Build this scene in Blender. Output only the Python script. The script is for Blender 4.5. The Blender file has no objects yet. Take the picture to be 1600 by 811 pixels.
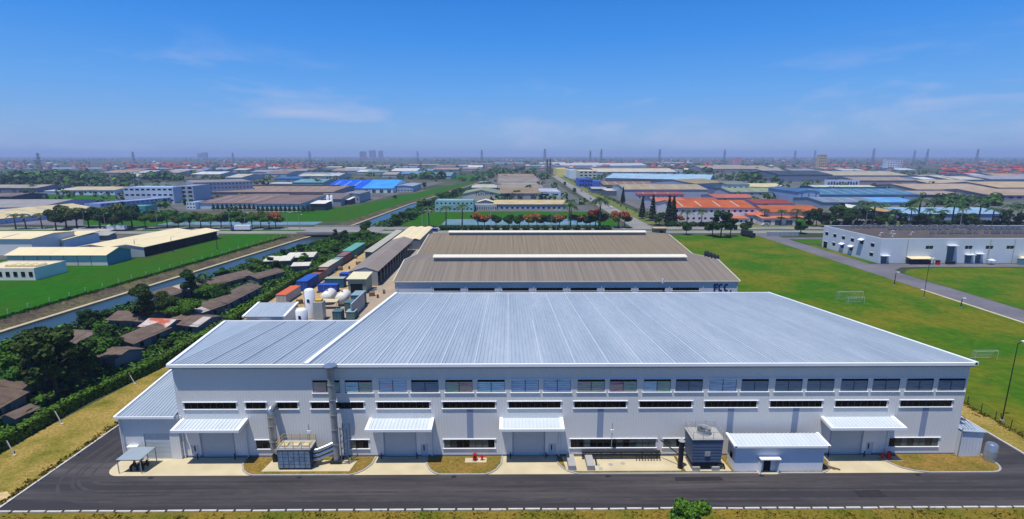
import bpy, bmesh, math, random
import numpy as np
from mathutils import Vector, Matrix
R = math.radians
random.seed(7)
rng = np.random.default_rng(11)
scene = bpy.context.scene
col = scene.collection

# ------------------------------------------------------------------ camera
F, H = 800.0, 46.0                                  # focal length in pixels of a 1600 wide picture, flying height
PITCH = math.atan((405.5 - 242.0) / F)
YAW = R(0.4)
cam_d = bpy.data.cameras.new('camera')
cam_d.sensor_width = 36.0
cam_d.lens = 36.0 * F / 1600.0
cam_d.clip_start = 0.5
cam_d.clip_end = 60000
cam = bpy.data.objects.new('camera', cam_d)
col.objects.link(cam)
cam.location = (0, 0, H)
cam.rotation_euler = (math.pi / 2 - PITCH, 0, -YAW)
scene.camera = cam

# ------------------------------------------------------------------ sun and sky
SUN_EL, SUN_AZ = 75.0, 222.0                        # azimuth clockwise from +Y: sun stands left of and behind the camera
sun_vec = Vector((math.sin(R(SUN_AZ)) * math.cos(R(SUN_EL)), math.cos(R(SUN_AZ)) * math.cos(R(SUN_EL)), math.sin(R(SUN_EL))))
sd = bpy.data.lights.new('sun', 'SUN')
sd.energy = 4.8
sd.angle = R(0.5)
sd.color = (1.0, 0.95, 0.87)
sun = bpy.data.objects.new('sun', sd)
col.objects.link(sun)
sun.rotation_euler = (-sun_vec).to_track_quat('-Z', 'Y').to_euler()
sun.location = (0, 0, 300)

world = bpy.data.worlds.new('World')
scene.world = world
world.use_nodes = True
wn, wl = world.node_tree.nodes, world.node_tree.links
wn.clear()
w_out = wn.new('ShaderNodeOutputWorld')
w_bg = wn.new('ShaderNodeBackground')
w_bg.inputs['Strength'].default_value = 0.1
sky = wn.new('ShaderNodeTexSky')
sky.sky_type = 'NISHITA'
sky.sun_disc = False
sky.sun_elevation = R(SUN_EL)
sky.sun_rotation = R(SUN_AZ)
sky.air_density = 1.0
sky.dust_density = 0.0
sky.ozone_density = 3.0
hs = wn.new('ShaderNodeHueSaturation')
hs.inputs['Hue'].default_value = 0.505
hs.inputs['Saturation'].default_value = 1.35
hs.inputs['Value'].default_value = 1.0
wl.new(sky.outputs['Color'], hs.inputs['Color'])
tint = wn.new('ShaderNodeMix'); tint.data_type = 'RGBA'; tint.blend_type = 'MULTIPLY'   # humid tropical air: bluer all round
tint.inputs['Factor'].default_value = 1.0
tint.inputs['B'].default_value = (0.72, 0.92, 1.15, 1)
wl.new(hs.outputs['Color'], tint.inputs['A'])
# deep humid blue, the same all round, over the physical sky
def w_lin(h, k=10.0):
    c = [int(h[i:i + 2], 16) / 255 for i in (0, 2, 4)]
    return tuple((v / 12.92 if v <= .04045 else ((v + .055) / 1.055) ** 2.4) for v in c) + (1,)
tc = wn.new('ShaderNodeTexCoord')
sx = wn.new('ShaderNodeSeparateXYZ')
wl.new(tc.outputs['Generated'], sx.inputs['Vector'])
ramp = wn.new('ShaderNodeValToRGB')
els = [(0.0, '7899d0'), (.04, '7aa2da'), (.11, '5f9fe6'), (.2, '3d8ee6'), (.3, '2879d6'), (.6, '2468bc'), (1.0, '2260ae')]
while len(ramp.color_ramp.elements) > 1: ramp.color_ramp.elements.remove(ramp.color_ramp.elements[0])
ramp.color_ramp.elements[0].position = els[0][0]; ramp.color_ramp.elements[0].color = w_lin(els[0][1])
for q_, c_ in els[1:]:
    e_ = ramp.color_ramp.elements.new(q_); e_.color = w_lin(c_)
wl.new(sx.outputs['Z'], ramp.inputs['Fac'])
gain = wn.new('ShaderNodeVectorMath'); gain.operation = 'SCALE'; gain.inputs['Scale'].default_value = 10.0
wl.new(ramp.outputs['Color'], gain.inputs[0])
blend = wn.new('ShaderNodeMix'); blend.data_type = 'RGBA'; blend.inputs['Factor'].default_value = 0.78
wl.new(tint.outputs['Result'], blend.inputs['A']); wl.new(gain.outputs['Vector'], blend.inputs['B'])
# thin fair weather cloud, low over the horizon
mp = wn.new('ShaderNodeMapping')
mp.inputs['Scale'].default_value = (1.0, 1.0, 4.2)
mp.inputs['Location'].default_value = (0.35, 0.0, 0.1)
wl.new(tc.outputs['Generated'], mp.inputs['Vector'])
n1 = wn.new('ShaderNodeTexNoise')
n1.inputs['Scale'].default_value = 3.6
n1.inputs['Detail'].default_value = 9.0
n1.inputs['Roughness'].default_value = 0.6
n1.inputs['Distortion'].default_value = 0.4
wl.new(mp.outputs['Vector'], n1.inputs['Vector'])
cr = wn.new('ShaderNodeMapRange')
cr.inputs['From Min'].default_value = 0.53
cr.inputs['From Max'].default_value = 0.76
wl.new(n1.outputs['Fac'], cr.inputs['Value'])
mr = wn.new('ShaderNodeMapRange')
mr.inputs['From Min'].default_value = 0.21
mr.inputs['From Max'].default_value = 0.07
wl.new(sx.outputs['Z'], mr.inputs['Value'])
mm = wn.new('ShaderNodeMath'); mm.operation = 'MULTIPLY'
wl.new(cr.outputs['Result'], mm.inputs[0]); wl.new(mr.outputs['Result'], mm.inputs[1])
m2 = wn.new('ShaderNodeMath'); m2.operation = 'MULTIPLY'
wl.new(mm.outputs[0], m2.inputs[0]); m2.inputs[1].default_value = 0.8
mx = wn.new('ShaderNodeMix'); mx.data_type = 'RGBA'
wl.new(m2.outputs[0], mx.inputs['Factor'])
wl.new(blend.outputs['Result'], mx.inputs['A'])
mx.inputs['B'].default_value = (4.4, 5.2, 7.4, 1)
wl.new(mx.outputs['Result'], w_bg.inputs['Color'])
wl.new(w_bg.outputs['Background'], w_out.inputs['Surface'])

vs = scene.view_settings
vs.view_transform = 'Standard'; vs.look = 'None'; vs.gamma = 1.0; vs.exposure = 0.12
vs.use_curve_mapping = False
scene.cycles.use_denoising = True
scene.cycles.max_bounces = 6
scene.cycles.diffuse_bounces = 3
scene.cycles.glossy_bounces = 3
scene.cycles.transmission_bounces = 2
scene.cycles.volume_bounces = 0
scene.cycles.transparent_max_bounces = 6
scene.cycles.sample_clamp_indirect = 4.0

# ------------------------------------------------------------------ helpers
cp_, sp_, cy_, sy_ = math.cos(PITCH), math.sin(PITCH), math.cos(YAW), math.sin(YAW)
def ray(x, y):
    a = (x - 800) / F; b = -(y - 405.5) / F
    fy = cp_ + b * sp_; fz = -sp_ + b * cp_
    return (a * cy_ + fy * sy_, -a * sy_ + fy * cy_, fz)
def G(x, y, z=0.0):                                   # survey: picture point -> place on a level z
    d = ray(x, y); t = (z - H) / d[2]
    return Vector((d[0] * t, d[1] * t, z))
def V(x, y, Y):                                       # survey: picture point -> place on an upright plane at distance Y
    d = ray(x, y); t = Y / d[1]
    return Vector((d[0] * t, Y, H + d[2] * t))

def lin(c):
    if isinstance(c, str):
        c = [int(c[i:i + 2], 16) / 255 for i in (0, 2, 4)]
        c = [v / 12.92 if v <= 0.04045 else ((v + 0.055) / 1.055) ** 2.4 for v in c]
    return (c[0], c[1], c[2], 1.0)

MATS = {}
def mat(key, c, rough=0.7, var=0.18, scale=0.35, c2=None, metal=0.0, spec=0.25, bump=0.0, bscale=3.0, rib=None, ribdep=0.35, coat=0.0, detail=6.0, island=0.0, stretch=None, amt=(0.35, 0.65), obj=False, fine=None):
    """procedural surface: a colour broken up by noise, optional ribs (axis, period) and relief"""
    if key in MATS:
        return MATS[key]
    m = bpy.data.materials.new(key); m.use_nodes = True
    n, l = m.node_tree.nodes, m.node_tree.links
    b = n['Principled BSDF']
    b.inputs['Roughness'].default_value = rough
    b.inputs['Metallic'].default_value = metal
    b.inputs['Specular IOR Level'].default_value = spec
    b.inputs['Coat Weight'].default_value = coat
    a = lin(c)
    a2 = lin(c2) if c2 else tuple(v * (1 - var) for v in a[:3]) + (1,)
    t = n.new('ShaderNodeTexCoord') if obj else n.new('ShaderNodeNewGeometry')
    vec = t.outputs['Object'] if obj else t.outputs['Position']
    if stretch:
        mpn = n.new('ShaderNodeMapping'); mpn.inputs['Scale'].default_value = stretch
        l.new(vec, mpn.inputs['Vector']); nvec = mpn.outputs['Vector']
    else:
        nvec = vec
    nz = n.new('ShaderNodeTexNoise'); nz.inputs['Scale'].default_value = scale
    nz.inputs['Detail'].default_value = detail; nz.inputs['Roughness'].default_value = 0.65
    l.new(nvec, nz.inputs['Vector'])
    rp = n.new('ShaderNodeMapRange')
    rp.inputs['From Min'].default_value, rp.inputs['From Max'].default_value = amt
    l.new(nz.outputs['Fac'], rp.inputs['Value'])
    mxn = n.new('ShaderNodeMix'); mxn.data_type = 'RGBA'
    mxn.inputs['A'].default_value = a; mxn.inputs['B'].default_value = a2
    l.new(rp.outputs['Result'], mxn.inputs['Factor'])
    out = mxn.outputs['Result']
    if island:
        g2 = n.new('ShaderNodeNewGeometry')
        h2 = n.new('ShaderNodeHueSaturation')
        q = n.new('ShaderNodeMapRange'); q.inputs['To Min'].default_value = 1 - island; q.inputs['To Max'].default_value = 1 + island
        l.new(g2.outputs['Random Per Island'], q.inputs['Value']); l.new(q.outputs['Result'], h2.inputs['Value'])
        oi = n.new('ShaderNodeObjectInfo')
        q2 = n.new('ShaderNodeMapRange'); q2.inputs['To Min'].default_value = 0.475; q2.inputs['To Max'].default_value = 0.52
        l.new(oi.outputs['Random'], q2.inputs['Value']); l.new(q2.outputs['Result'], h2.inputs['Hue'])
        l.new(out, h2.inputs['Color']); out = h2.outputs['Color']
    if fine:
        nf = n.new('ShaderNodeTexNoise'); nf.inputs['Scale'].default_value = fine[0]; nf.inputs['Detail'].default_value = 4; nf.inputs['Roughness'].default_value = 0.7
        l.new(nvec, nf.inputs['Vector'])
        qf = n.new('ShaderNodeMapRange'); qf.inputs['From Min'].default_value = .3; qf.inputs['From Max'].default_value = .7
        qf.inputs['To Min'].default_value = 1 - fine[1]; qf.inputs['To Max'].default_value = 1 + fine[1]
        l.new(nf.outputs['Fac'], qf.inputs['Value'])
        hf = n.new('ShaderNodeHueSaturation'); l.new(out, hf.inputs['Color']); l.new(qf.outputs['Result'], hf.inputs['Value']); out = hf.outputs['Color']
    l.new(out, b.inputs['Base Color'])
    hgt = None
    if rib:
        s = n.new('ShaderNodeSeparateXYZ'); l.new(vec, s.inputs['Vector'])
        w1 = n.new('ShaderNodeMath'); w1.operation = 'MULTIPLY'; w1.inputs[1].default_value = 2 * math.pi / rib[1]
        l.new(s.outputs[rib[0]], w1.inputs[0])
        w2 = n.new('ShaderNodeMath'); w2.operation = 'SINE'; l.new(w1.outputs[0], w2.inputs[0])
        hgt = w2.outputs[0]; dist = 0.03; st = ribdep
    elif bump:
        nb = n.new('ShaderNodeTexNoise'); nb.inputs['Scale'].default_value = bscale; nb.inputs['Detail'].default_value = 5
        l.new(vec, nb.inputs['Vector']); hgt = nb.outputs['Fac']; dist = 0.15; st = bump
    if hgt:
        bp = n.new('ShaderNodeBump'); bp.inputs['Strength'].default_value = st; bp.inputs['Distance'].default_value = dist
        l.new(hgt, bp.inputs['Height']); l.new(bp.outputs['Normal'], b.inputs['Normal'])
    MATS[key] = m
    return m

def wpos(o):
    v = Vector((0, 0, 0))
    while o is not None:
        v += o.location; o = o.parent
    return v

def np_mesh(name, verts, faces):
    me = bpy.data.meshes.new(name)
    verts = np.asarray(verts, dtype=np.float32).reshape(-1, 3)
    faces = np.asarray(faces, dtype=np.int32)
    k = faces.shape[1]
    me.vertices.add(len(verts)); me.vertices.foreach_set('co', verts.ravel())
    me.loops.add(faces.size); me.loops.foreach_set('vertex_index', faces.ravel())
    me.polygons.add(len(faces))
    me.polygons.foreach_set('loop_start', np.arange(0, faces.size, k, dtype=np.int32))
    me.update(calc_edges=True)
    return me

class MB:
    """collects shapes and builds them as one mesh object"""
    def __init__(s): s.v = []; s.f = []; s.m = []; s.sm = []
    def add(s, vs_, fs, mi=0, smooth=False):
        o = len(s.v); s.v += [tuple(p) for p in vs_]
        for f in fs: s.f.append([o + i for i in f]); s.m.append(mi); s.sm.append(smooth)
        return s
    def box(s, x0, x1, y0, y1, z0, z1, mi=0):
        return s.add([(x0, y0, z0), (x1, y0, z0), (x1, y1, z0), (x0, y1, z0), (x0, y0, z1), (x1, y0, z1), (x1, y1, z1), (x0, y1, z1)],
                     [(0, 3, 2, 1), (4, 5, 6, 7), (0, 1, 5, 4), (1, 2, 6, 5), (2, 3, 7, 6), (3, 0, 4, 7)], mi)
    def quad(s, a, b, c, d, mi=0): return s.add([a, b, c, d], [(0, 1, 2, 3)], mi)
    def poly(s, pts, mi=0): return s.add(pts, [tuple(range(len(pts)))], mi)
    def prism(s, pts, z0, z1, mi=0):
        n = len(pts); vs_ = [(p[0], p[1], z0) for p in pts] + [(p[0], p[1], z1) for p in pts]
        return s.add(vs_, [tuple(range(n))[::-1], tuple(range(n, 2 * n))] + [(i, (i + 1) % n, n + (i + 1) % n, n + i) for i in range(n)], mi)
    def slab(s, pts, t, mi=0):                        # any polygon in space thickened downward
        n = len(pts); vs_ = [tuple(p) for p in pts] + [(p[0], p[1], p[2] - t) for p in pts]
        return s.add(vs_, [tuple(range(n)), tuple(range(n, 2 * n))[::-1]] + [(i, n + i, n + (i + 1) % n, (i + 1) % n) for i in range(n)], mi)
    def tube(s, path, r, n=10, mi=0, cap=True):
        path = [Vector(p) for p in path]; rs = r if isinstance(r, (list, tuple)) else [r] * len(path)
        rings = []
        for i, p in enumerate(path):
            t = (path[min(i + 1, len(path) - 1)] - path[max(i - 1, 0)]).normalized()
            a = Vector((0, 0, 1)) if abs(t.z) < 0.9 else Vector((1, 0, 0))
            u = t.cross(a).normalized(); w = u.cross(t)
            rings.append([p + (u * math.cos(2 * math.pi * k / n) + w * math.sin(2 * math.pi * k / n)) * rs[i] for k in range(n)])
        vs_ = [q for rg in rings for q in rg]
        fs = [(i * n + k, i * n + (k + 1) % n, (i + 1) * n + (k + 1) % n, (i + 1) * n + k) for i in range(len(path) - 1) for k in range(n)]
        s.add(vs_, fs, mi, True)
        if cap: s.add(rings[0], [tuple(range(n))], mi); s.add(rings[-1], [tuple(range(n))[::-1]], mi)
        return s
    def bar(s, a, b, w, mi=0):
        a, b = Vector(a), Vector(b); t = (b - a).normalized()
        q = Vector((0, 0, 1)) if abs(t.z) < 0.9 else Vector((1, 0, 0))
        u = t.cross(q).normalized() * w / 2; x = u.cross(t).normalized() * w / 2
        return s.add([a - u - x, a + u - x, a + u + x, a - u + x, b - u - x, b + u - x, b + u + x, b - u + x],
                     [(0, 3, 2, 1), (4, 5, 6, 7), (0, 1, 5, 4), (1, 2, 6, 5), (2, 3, 7, 6), (3, 0, 4, 7)], mi)
    def mesh(s, name, off=Vector((0, 0, 0))):
        me = bpy.data.meshes.new(name)
        me.from_pydata([(p[0] - off[0], p[1] - off[1], p[2] - off[2]) for p in s.v], [], s.f)
        return me
    def build(s, name, mats, parent=None, local=False):
        off = Vector((0, 0, 0)) if (local or parent is None) else wpos(parent)
        me = s.mesh(name, off)
        for m in (mats if isinstance(mats, (list, tuple)) else [mats]): me.materials.append(m)
        me.polygons.foreach_set('material_index', s.m)
        me.polygons.foreach_set('use_smooth', s.sm)
        o = bpy.data.objects.new(name, me); col.objects.link(o); o.parent = parent
        return o

def tag(o, label=None, cat=None, group=None, kind=None):
    if label: o['label'] = label
    if cat: o['category'] = cat
    if group: o['group'] = group
    if kind: o['kind'] = kind
    return o
def thing(name, label, cat, loc=(0, 0, 0), rz=0.0, group=None):
    o = bpy.data.objects.new(name, None); col.objects.link(o)
    o.location = loc; o.rotation_euler = (0, 0, rz); o.empty_display_size = 0.5
    return tag(o, label, cat, group)
def share(name, me, parent, loc=(0, 0, 0), rz=0.0):   # another object on shared mesh data
    o = bpy.data.objects.new(name, me); col.objects.link(o); o.parent = parent
    o.location = loc; o.rotation_euler = (0, 0, rz)
    return o
def copy_tree(o, parent=None):
    c = o.copy(); col.objects.link(c); c.parent = parent
    for ch in list(o.children): copy_tree(ch, c)
    return c
def place(proto, used, loc, rz, sc=1.0, label=None, group=None, cat=None):
    o = proto if proto.name not in used else copy_tree(proto)
    used.add(proto.name)
    o.location = loc; o.rotation_euler = (0, 0, rz)
    o.scale = (sc, sc, sc) if not isinstance(sc, tuple) else sc
    tag(o, label, cat, group)
    return o
def sheet(name, pts, z, m, kind='structure', **kw):
    b = MB().poly([(p[0], p[1], z) for p in pts])
    o = b.build(name, m); tag(o, kind=kind, **kw)
    return o
ORD = ['first', 'second', 'third', 'fourth', 'fifth', 'sixth', 'seventh', 'eighth', 'ninth', 'tenth', 'eleventh', 'twelfth', 'thirteenth', 'fourteenth', 'fifteenth', 'sixteenth', 'seventeenth', 'eighteenth', 'nineteenth', 'twentieth', 'twenty-first', 'twenty-second', 'twenty-third', 'twenty-fourth', 'twenty-fifth', 'twenty-sixth', 'twenty-seventh', 'twenty-eighth', 'twenty-ninth', 'thirtieth'] + ['%s' % k for k in ('thirty-first', 'thirty-second', 'thirty-third', 'thirty-fourth', 'thirty-fifth', 'thirty-sixth', 'thirty-seventh', 'thirty-eighth', 'thirty-ninth', 'fortieth', 'forty-first', 'forty-second', 'forty-third', 'forty-fourth', 'forty-fifth')]

# ------------------------------------------------------------------ materials
M_wall = mat('wall_sheet', 'd8d8d5', 0.45, 0.05, 0.5, rib=(0, 0.42), ribdep=0.3, stretch=(1.2, 1, 0.12), fine=(.25, .035))
M_wally = mat('wall_sheet_side', 'e0e1df', 0.45, 0.07, 0.12, rib=(1, 0.42), ribdep=0.25)
M_roof = mat('roof_sheet', '8a97a2', 0.45, 0.14, 0.06, c2='9ba6af', stretch=(3, 0.35, 1), spec=0.4, fine=(.7, .08))
M_trim = mat('white_trim', 'e6e8ea', 0.45, 0.05)
M_white = mat('white_paint', 'dcdfe2', 0.5, 0.08)
M_strip = mat('grey_panel', '8e9ab2', 0.5, 0.05)
M_shut = mat('shutter', 'b4bcc0', 0.45, 0.05, rib=(2, 0.22), ribdep=0.4)
M_door = mat('door_paint', 'b4bec9', 0.45, 0.05)
M_glass = mat('dark_glass', '07090c', 0.1, 0.1, spec=0.22)
M_glass2 = mat('green_glass', '24383a', 0.08, 0.2, spec=0.6)
M_curt = mat('curtain_glass', '5d6a63', 0.15, 0.4, 3.0, spec=0.6, stretch=(4, 1, 0.3))
M_fdark = mat('dark_frame', '3f4449', 0.5, 0.05)
M_sheet = mat('white_sheet', 'bcc5ca', 0.45, 0.08, 0.3, stretch=(2, .5, 1))
M_frame = mat('aluminium', 'b9bec4', 0.4, 0.05, metal=0.3)
M_asph = mat('asphalt', '323033', 0.9, 0.3, 0.13, c2='5c5754', bump=0.25, bscale=6, stretch=(0.10, 1.5, 1), fine=(1.4, .18), amt=(.46, .78), detail=9)
M_asph2 = mat('old_asphalt', '6c6a70', 0.9, 0.2, 0.06, c2='5a585d', fine=(.8, .1))
M_conc = mat('concrete', 'c2b594', 0.85, 0.2, 0.3, c2='aea284', bump=0.1, fine=(1.2, .08))
M_isl = mat('island_grass', '7d6634', 0.95, 0.3, 0.3, c2='5f5c26', bump=0.9, bscale=2.2, amt=(0.42, 0.68), detail=11, fine=(3, .4), spec=0)
M_conc2 = mat('grey_concrete', '9d9c99', 0.85, 0.16, 0.4)
M_kerb = mat('kerb_white', 'c4c1ba', 0.7, 0.25, 1.0, fine=(2, .2))
M_dry = mat('dry_grass', '756428', 0.95, 0.3, 0.14, c2='4a5618', bump=0.9, bscale=2.2, amt=(0.42, 0.68), detail=11, fine=(2.8, .42), spec=0)
M_dry2 = mat('dry_grass_sand', '8f7b42', 0.95, 0.3, 0.16, c2='5c5f1e', bump=0.8, bscale=2.0, amt=(0.42, 0.66), detail=11, fine=(2.6, .45), spec=0)
M_lawn = mat('lawn', '345b10', 0.95, 0.3, 0.04, c2='67641c', bump=0.6, bscale=1.2, amt=(0.42, 0.66), detail=11, fine=(.5, .26), spec=0.02)
M_lawn2 = mat('lush_grass', '22580a', 0.95, 0.3, 0.03, c2='345012', bump=0.6, bscale=0.9, amt=(0.4, 0.65), detail=9, fine=(.3, .26), spec=0.02, stretch=(2.2, .5, 1))
M_dirt = mat('tan_dirt', 'b49b6c', 0.95, 0.25, 0.12, c2='8f7c5c', bump=0.3)
M_yard = mat('grey_yard', '8c8278', 0.92, 0.25, 0.15, c2='a28f72', bump=0.2)
M_water = mat('canal_water', '2f4046', 0.22, 0.12, 0.05, spec=0.18)
M_stone = mat('bank_stone', '4a423a', 0.95, 0.4, 0.12, c2='5d5a3c', bump=1.0, bscale=1.5, fine=(.9, .55), spec=0.05, amt=(.4, .65))
M_cream = mat('cream_roof', 'd9c99e', 0.55, 0.1, 0.06, rib=(0, 1.0), ribdep=0.2)
M_brown = mat('grey_brown_roof', '6b645c', 0.8, 0.16, 1.0, c2='7d7468', rib=(0, 0.9), ribdep=0.7, stretch=(1.3, 0.015, 0), detail=3)
M_brown2 = mat('tan_brown_roof', '6c6253', 0.8, 0.16, 1.0, c2='7f735e', rib=(0, 0.9), ribdep=0.7, stretch=(1.3, 0.015, 0), detail=3)
M_steel = mat('galvanised', 'b4b8bc', 0.32, 0.12, 1.0, metal=0.75)
M_dark = mat('dark_steel', '24262a', 0.5, 0.2, 1.0)
M_black = mat('black_void', '0a0a0c', 0.8, 0.1)
M_ybar = mat('yellow_paint', 'b89a3a', 0.55, 0.15)
M_red = mat('red_paint', 'b81f24', 0.4, 0.1)
M_rust = mat('grey_brown_tin', '6b5d52', 0.85, 0.3, 0.5, c2='57493f', bump=0.3)
M_bark = mat('bark', '4d4034', 0.9, 0.3, 3.0)
M_post = mat('grey_post', '9a9da0', 0.5, 0.1)
def paint(c, rough=0.6, var=0.12, **k): return mat('paint_' + c, c, rough, var, 0.08, **k)

# ================================================================== THE SETTING
M_ground = mat('far_ground', '2c3c20', 0.95, 0.3, 0.006, c2='56523f', amt=(0.42, 0.6), detail=12)
# canal course: left water edge, from near to far
Wz = -2.0
cl = [Vector((-150, 40, 0)), G(0, 522, Wz), G(205, 458, Wz), G(390, 400, Wz), G(470, 375, Wz), G(555, 352, Wz), G(640, 320, Wz), G(752, 285, Wz)]
cl = [Vector((p.x, p.y, 0)) for p in cl]
cw = [19, 19, 19, 19, 20, 20, 17, 11]
top_l = [Vector((p.x - 8 + (3 if i > 5 else 0), p.y, 0)) for i, p in enumerate(cl)]
wat_r = [Vector((p.x + w, p.y, 0)) for p, w in zip(cl, cw)]
top_r = [Vector((p.x + 3, p.y, 0)) for p in wat_r]
b = MB(); B = 14000
ys = [p.y for p in cl]
tl = [Vector((-158, -400, 0))] + top_l; trr = [Vector((-128, -400, 0))] + top_r
for i in range(len(tl) - 1):
    b.quad((-B, tl[i].y, 0), (tl[i].x, tl[i].y, 0), (tl[i + 1].x, tl[i + 1].y, 0), (-B, tl[i + 1].y, 0))
    b.quad((trr[i].x, trr[i].y, 0), (B, trr[i].y, 0), (B, trr[i + 1].y, 0), (trr[i + 1].x, trr[i + 1].y, 0))
b.quad((-B, ys[-1], 0), (B, ys[-1], 0), (B, B, 0), (-B, B, 0))
tag(b.build('ground', M_ground), kind='structure')
b = MB()
for i in range(len(cl) - 1):
    b.quad((cl[i].x - 1, cl[i].y, Wz), (wat_r[i].x + 1, wat_r[i].y, Wz), (wat_r[i + 1].x + 1, wat_r[i + 1].y, Wz), (cl[i + 1].x - 1, cl[i + 1].y, Wz))
tag(b.build('canal_water', M_water), kind='structure')
b = MB(); b2 = MB(); b3 = MB()
for i in range(len(cl) - 1):
    p, q, s, t = cl[i], cl[i + 1], top_l[i], top_l[i + 1]
    n = 24
    for k in range(n):                                   # stone pitching, broken into uneven strips
        a0, a1 = k / n, (k + 1) / n
        P0, P1, T0, T1 = p.lerp(q, a0), p.lerp(q, a1), s.lerp(t, a0), s.lerp(t, a1)
        b.quad((P0.x - 1.4, P0.y, Wz + .45), (P1.x - 1.4, P1.y, Wz + .45), (T1.x, T1.y, .03), (T0.x, T0.y, .03))
    b2.slab([(p.x - 1.6, p.y, Wz + .5), (p.x, p.y, Wz + .5), (q.x, q.y, Wz + .5), (q.x - 1.6, q.y, Wz + .5)], 0.8)
    p, q, s, t = wat_r[i], wat_r[i + 1], top_r[i], top_r[i + 1]
    b3.quad((p.x, p.y, Wz - .1), (s.x, s.y, 0.01), (t.x, t.y, 0.01), (q.x, q.y, Wz - .1))
tag(b.build('canal_bank', M_stone), kind='structure')
tag(b2.build('canal_towpath', mat('towpath', 'b3a283', 0.9, 0.2, 0.5)), kind='structure')
tag(b3.build('earth_bank', mat('earth_bank', '3a4a1c', 0.95, 0.4, 0.4)), kind='structure')

# grass levee left of the canal
pts = [top_l[0] + Vector((-1, -20, 0))] + [p + Vector((-.05, 0, 0)) for p in top_l[:5]] + [Vector((-128, 300, 0)), Vector((-166, 300, 0)), Vector((-164, 230, 0)), Vector((-212, 226, 0)), Vector((-360, 226, 0)), Vector((-360, 40, 0))]
sheet('levee_grass', pts, 0.02, M_lawn2)
pts = [top_l[5] + Vector((0, 6, 0)), top_l[6], top_l[7], Vector((-75, 878, 0)), Vector((-140, 480, 0)), Vector((-175, 420, 0)), Vector((-250, 395, 0)), Vector((-250, 336, 0))]
sheet('canal_meadow', pts, 0.03, M_lawn2)
pts = [Vector((top_r[5].x + 8, 336, 0)), Vector((75, 336, 0)), Vector((75, 420, 0)), Vector((top_r[6].x + 9, 420, 0))]
sheet('roadside_meadow', pts, 0.03, M_lawn2)
sheet('pond_water', [(-45, 341), (61, 341), (61, 372), (-45, 372)], 0.06, mat('pond', '74878a', 0.22, 0.25, 0.1, c2='5c7470'))
sheet('pond_water', [(-236, 342), (-130, 342), (-130, 358), (-236, 358)], 0.06, MATS['pond'])
sheet('lawn_patch', [G(35, 313), G(180, 313), G(182, 304), G(60, 304)], 0.05, M_lawn2)
sheet('lawn_patch', [G(130, 352), G(295, 352), G(295, 333), G(130, 333)], 0.05, M_lawn2)
sheet('lawn_patch', [G(690, 281), G(740, 281), G(770, 272), G(690, 274)], 0.05, M_lawn2)

# near plot
sheet('dry_verge', [(-140, 20), (150, 20), (150, 59.55), (-81, 59.55), (-140, 59.55)], 0.02, M_dry)
sheet('dry_strip', [(-82, 59.55), (-67.6, 59.55), (-67.6, 133), (-60, 133), (-60, 141), (-76, 141), (-76.5, 108)], 0.02, M_dry2)
sheet('perimeter_road', [(-67.4, 59.8), (80.4, 59.8), (81.0, 90), (81.4, 140), (-67.6, 136), (-67.5, 80)], 0.03, M_asph)
sheet('dry_strip', [(80.6, 40), (84.6, 40), (86, 90), (88, 150), (81.6, 150), (80.8, 70)], 0.025, M_dry2)
sheet('lawn', [(84.6, 40), (143.8, 40), (144.6, 296), (72, 296), (70, 150), (88, 150), (86, 90)], 0.02, M_lawn)
sheet('lawn', [(156, 60), (420, 60), (420, 206.5), (175, 206.5), (163, 203), (156, 196)], 0.02, M_lawn)
sheet('lawn_patch', [(155.8, 217), (159.6, 217), (159.6, 262), (155.8, 262)], 0.03, M_lawn)
sheet('lawn_patch', [(157, 264), (250, 264), (250, 279), (157, 279)], 0.03, M_lawn)
sheet('access_road', [(143.9, 60), (155.5, 60), (155.5, 207), (155.7, 302), (144.7, 302)], 0.035, M_asph2)
sheet('access_road', [(155.4, 196), (158, 203), (164, 207.5), (175, 208.2), (420, 208.2), (420, 214.2), (155.4, 214.2)], 0.035, M_asph2)
sheet('access_road', [(155.4, 280), (300, 280), (300, 286), (155.4, 286)], 0.035, M_asph2)
sheet('dirt_yard', [(-77.5, 141), (-34, 133), (-34, 300), (-72, 300), (-76, 200)], 0.025, M_dirt)
sheet('paved_yard', [(-60, 134), (-30, 134), (-33, 300), (-47.3, 300), (-47.3, 178), (-60, 165)], 0.04, M_yard)
sheet('estate_road', [(-900, 303), (1000, 303), (1000, 314), (-900, 314)], 0.04, mat('estate_asphalt', '85837f', .9, .2, .06, c2='716f6c'))
sheet('estate_road', [(-900, 319), (1000, 319), (1000, 331), (-900, 331)], 0.04, MATS['estate_asphalt'])
sheet('road_median', [(-900, 314.2), (1000, 314.2), (1000, 318.8), (-900, 318.8)], 0.07, M_lawn2)
sheet('road_verge', [(105, 331.2), (1000, 331.2), (1000, 342), (108, 342)], 0.05, mat('verge', '6d6a2c', 0.95, 0.3, 0.1, c2='47601a'))
sheet('north_road', [(80, 331), (94, 331), (96, 600), (109, 1160), (97, 1160), (84, 600)], 0.045, MATS['estate_asphalt'])
sheet('north_road_verge', [(94.3, 345), (104, 345), (107, 600), (118, 1160), (109.3, 1160), (96.3, 600)], 0.05, MATS['verge'])
sheet('service_yard', [(-330, 345), (-252, 335), (-260, 420), (-420, 420), (-420, 335)], 0.03, M_asph2)
M_court = mat('factory_court', '63625f', 0.92, 0.25, 0.03, c2='474b42')
for pp in ([(-35, 425), (75, 425), (80, 1050), (-35, 1050)], [(112, 350), (700, 350), (1400, 1300), (122, 1300)], [(-600, 430), (-190, 430), (-140, 520), (-110, 900), (-600, 900)], [(-480, 226), (-214, 226), (-205, 300), (-480, 300)]):
    sheet('factory_court', pp, 0.015, M_court)

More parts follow.
